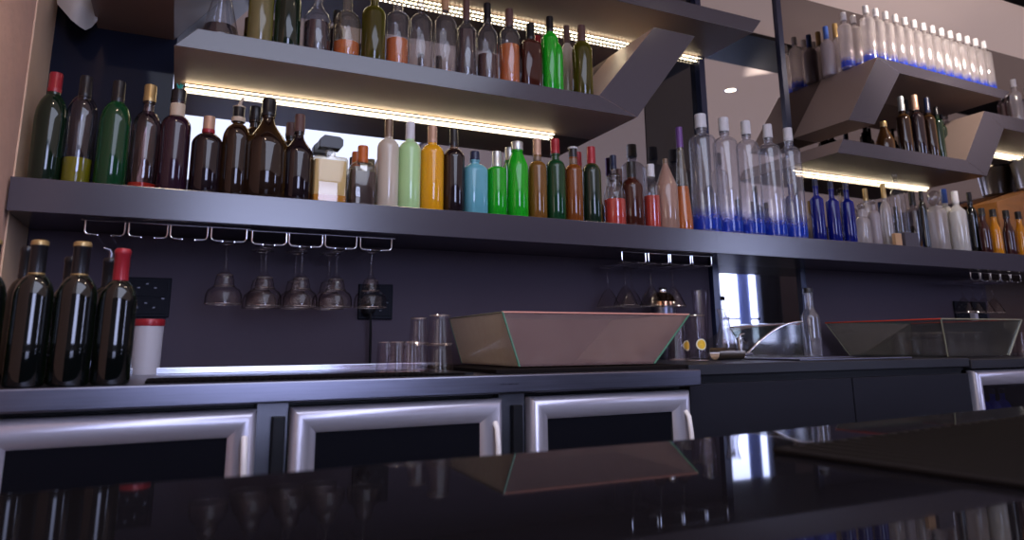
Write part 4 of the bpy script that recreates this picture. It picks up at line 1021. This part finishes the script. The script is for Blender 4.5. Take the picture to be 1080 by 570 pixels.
# ---- ceiling downlights
k = 0
for (x, y) in ((-.1, 1.3), (1.2, 1.3), (2.5, 1.3), (3.8, 1.3), (5.2, 1.3)):
    lb = '%s recessed ceiling downlight from the left above the bar aisle' % ORD[k]; k += 1
    t = thing('downlight', lb, 'lamp', (x, y, 2.949), 'recessed downlights')
    bm = NB(); lathe(bm, [(.045, 0), (.055, -.002), (.055, -.006), (.042, -.006), (.040, 0)], 28); obj('trim_ring', bm, M_alu, t, True)
    bm = NB(); lathe(bm, [(0, -.001), (.039, -.001), (.039, -.003), (0, -.003)], 28); obj('bulb', bm, emit('downlight_warm', (1, .80, .58), 16), t, True)
    l = bpy.data.lights.new('downlight_lamp', 'SPOT'); l.energy = 26; l.color = (1, .80, .60); l.spot_size = 1.7; l.spot_blend = .8; l.shadow_soft_size = .04
    lo = bpy.data.objects.new('downlight_lamp', l); C.objects.link(lo); lo.location = (x, y, 2.93); lo.parent = None

# big glowing ceiling panel added to give the pale band in the mirror wall
t = thing('added_ceiling_glow', 'large added glowing ceiling panel reflected in the mirror behind the bottles', 'added ceiling light', (-.3, -3.46, 2.92))
bm = NB(); box(bm, 0, 2.3, 0, 4.2, 0, .012); obj('diffuser', bm, emit('panel_glow', (.74, .78, 1.0), 3.2), t)
bm = NB()
for (x0, x1, y0, y1) in ((-.04, 0, 0, 4.24), (2.3, 2.34, 0, 4.24), (0, 2.3, 4.2, 4.24)): box(bm, x0, x1, y0, y1, -.01, .029)
obj('panel_frame', bm, M_alu, t)
# warm spot on the top right bottles
l = bpy.data.lights.new('shelf_spot', 'SPOT'); l.energy = 75; l.color = (1, .86, .76); l.spot_size = 1.5; l.spot_blend = .6; l.shadow_soft_size = .05
lo = bpy.data.objects.new('shelf_spot', l); C.objects.link(lo); lo.location = (3.7, 1.5, 2.88)
lo.rotation_euler = (Vector((3.75, 2.42, 2.6))-Vector((3.7, 1.5, 2.88))).to_track_quat('-Z', 'Y').to_euler()
# ================================================================== WORLD, CAMERA
w = bpy.data.worlds.new('World'); sc.world = w; w.use_nodes = True
bg = w.node_tree.nodes['Background']; bg.inputs[0].default_value = (.55, .62, .8, 1); bg.inputs[1].default_value = .25
cam = bpy.data.cameras.new('camera'); co = bpy.data.objects.new('camera', cam); C.objects.link(co)
cam.sensor_fit = 'HORIZONTAL'; cam.sensor_width = 36; cam.lens = 36*F/1080; cam.shift_y = -(285-CY)/1080
m = Matrix((RT, UP, -FW)).transposed().to_4x4(); m.translation = CAM; co.matrix_world = m
cam.clip_start = .02; cam.dof.use_dof = True; cam.dof.focus_distance = 2.5; cam.dof.aperture_fstop = 2.4
sc.camera = co
sc.view_settings.view_transform = 'Standard'; sc.view_settings.look = 'None'; sc.view_settings.exposure = .14
sc.cycles.max_bounces = 14; sc.cycles.transparent_max_bounces = 40; sc.cycles.glossy_bounces = 6; sc.cycles.diffuse_bounces = 4
sc.cycles.caustics_reflective = False; sc.cycles.caustics_refractive = False
for lb, ns in LABELS.items():
    if len(ns) > 1: print('DUPLABEL', lb, ns)
    if not 4 <= len(lb.split()) <= 16: print('LABELLEN', len(lb.split()), lb)
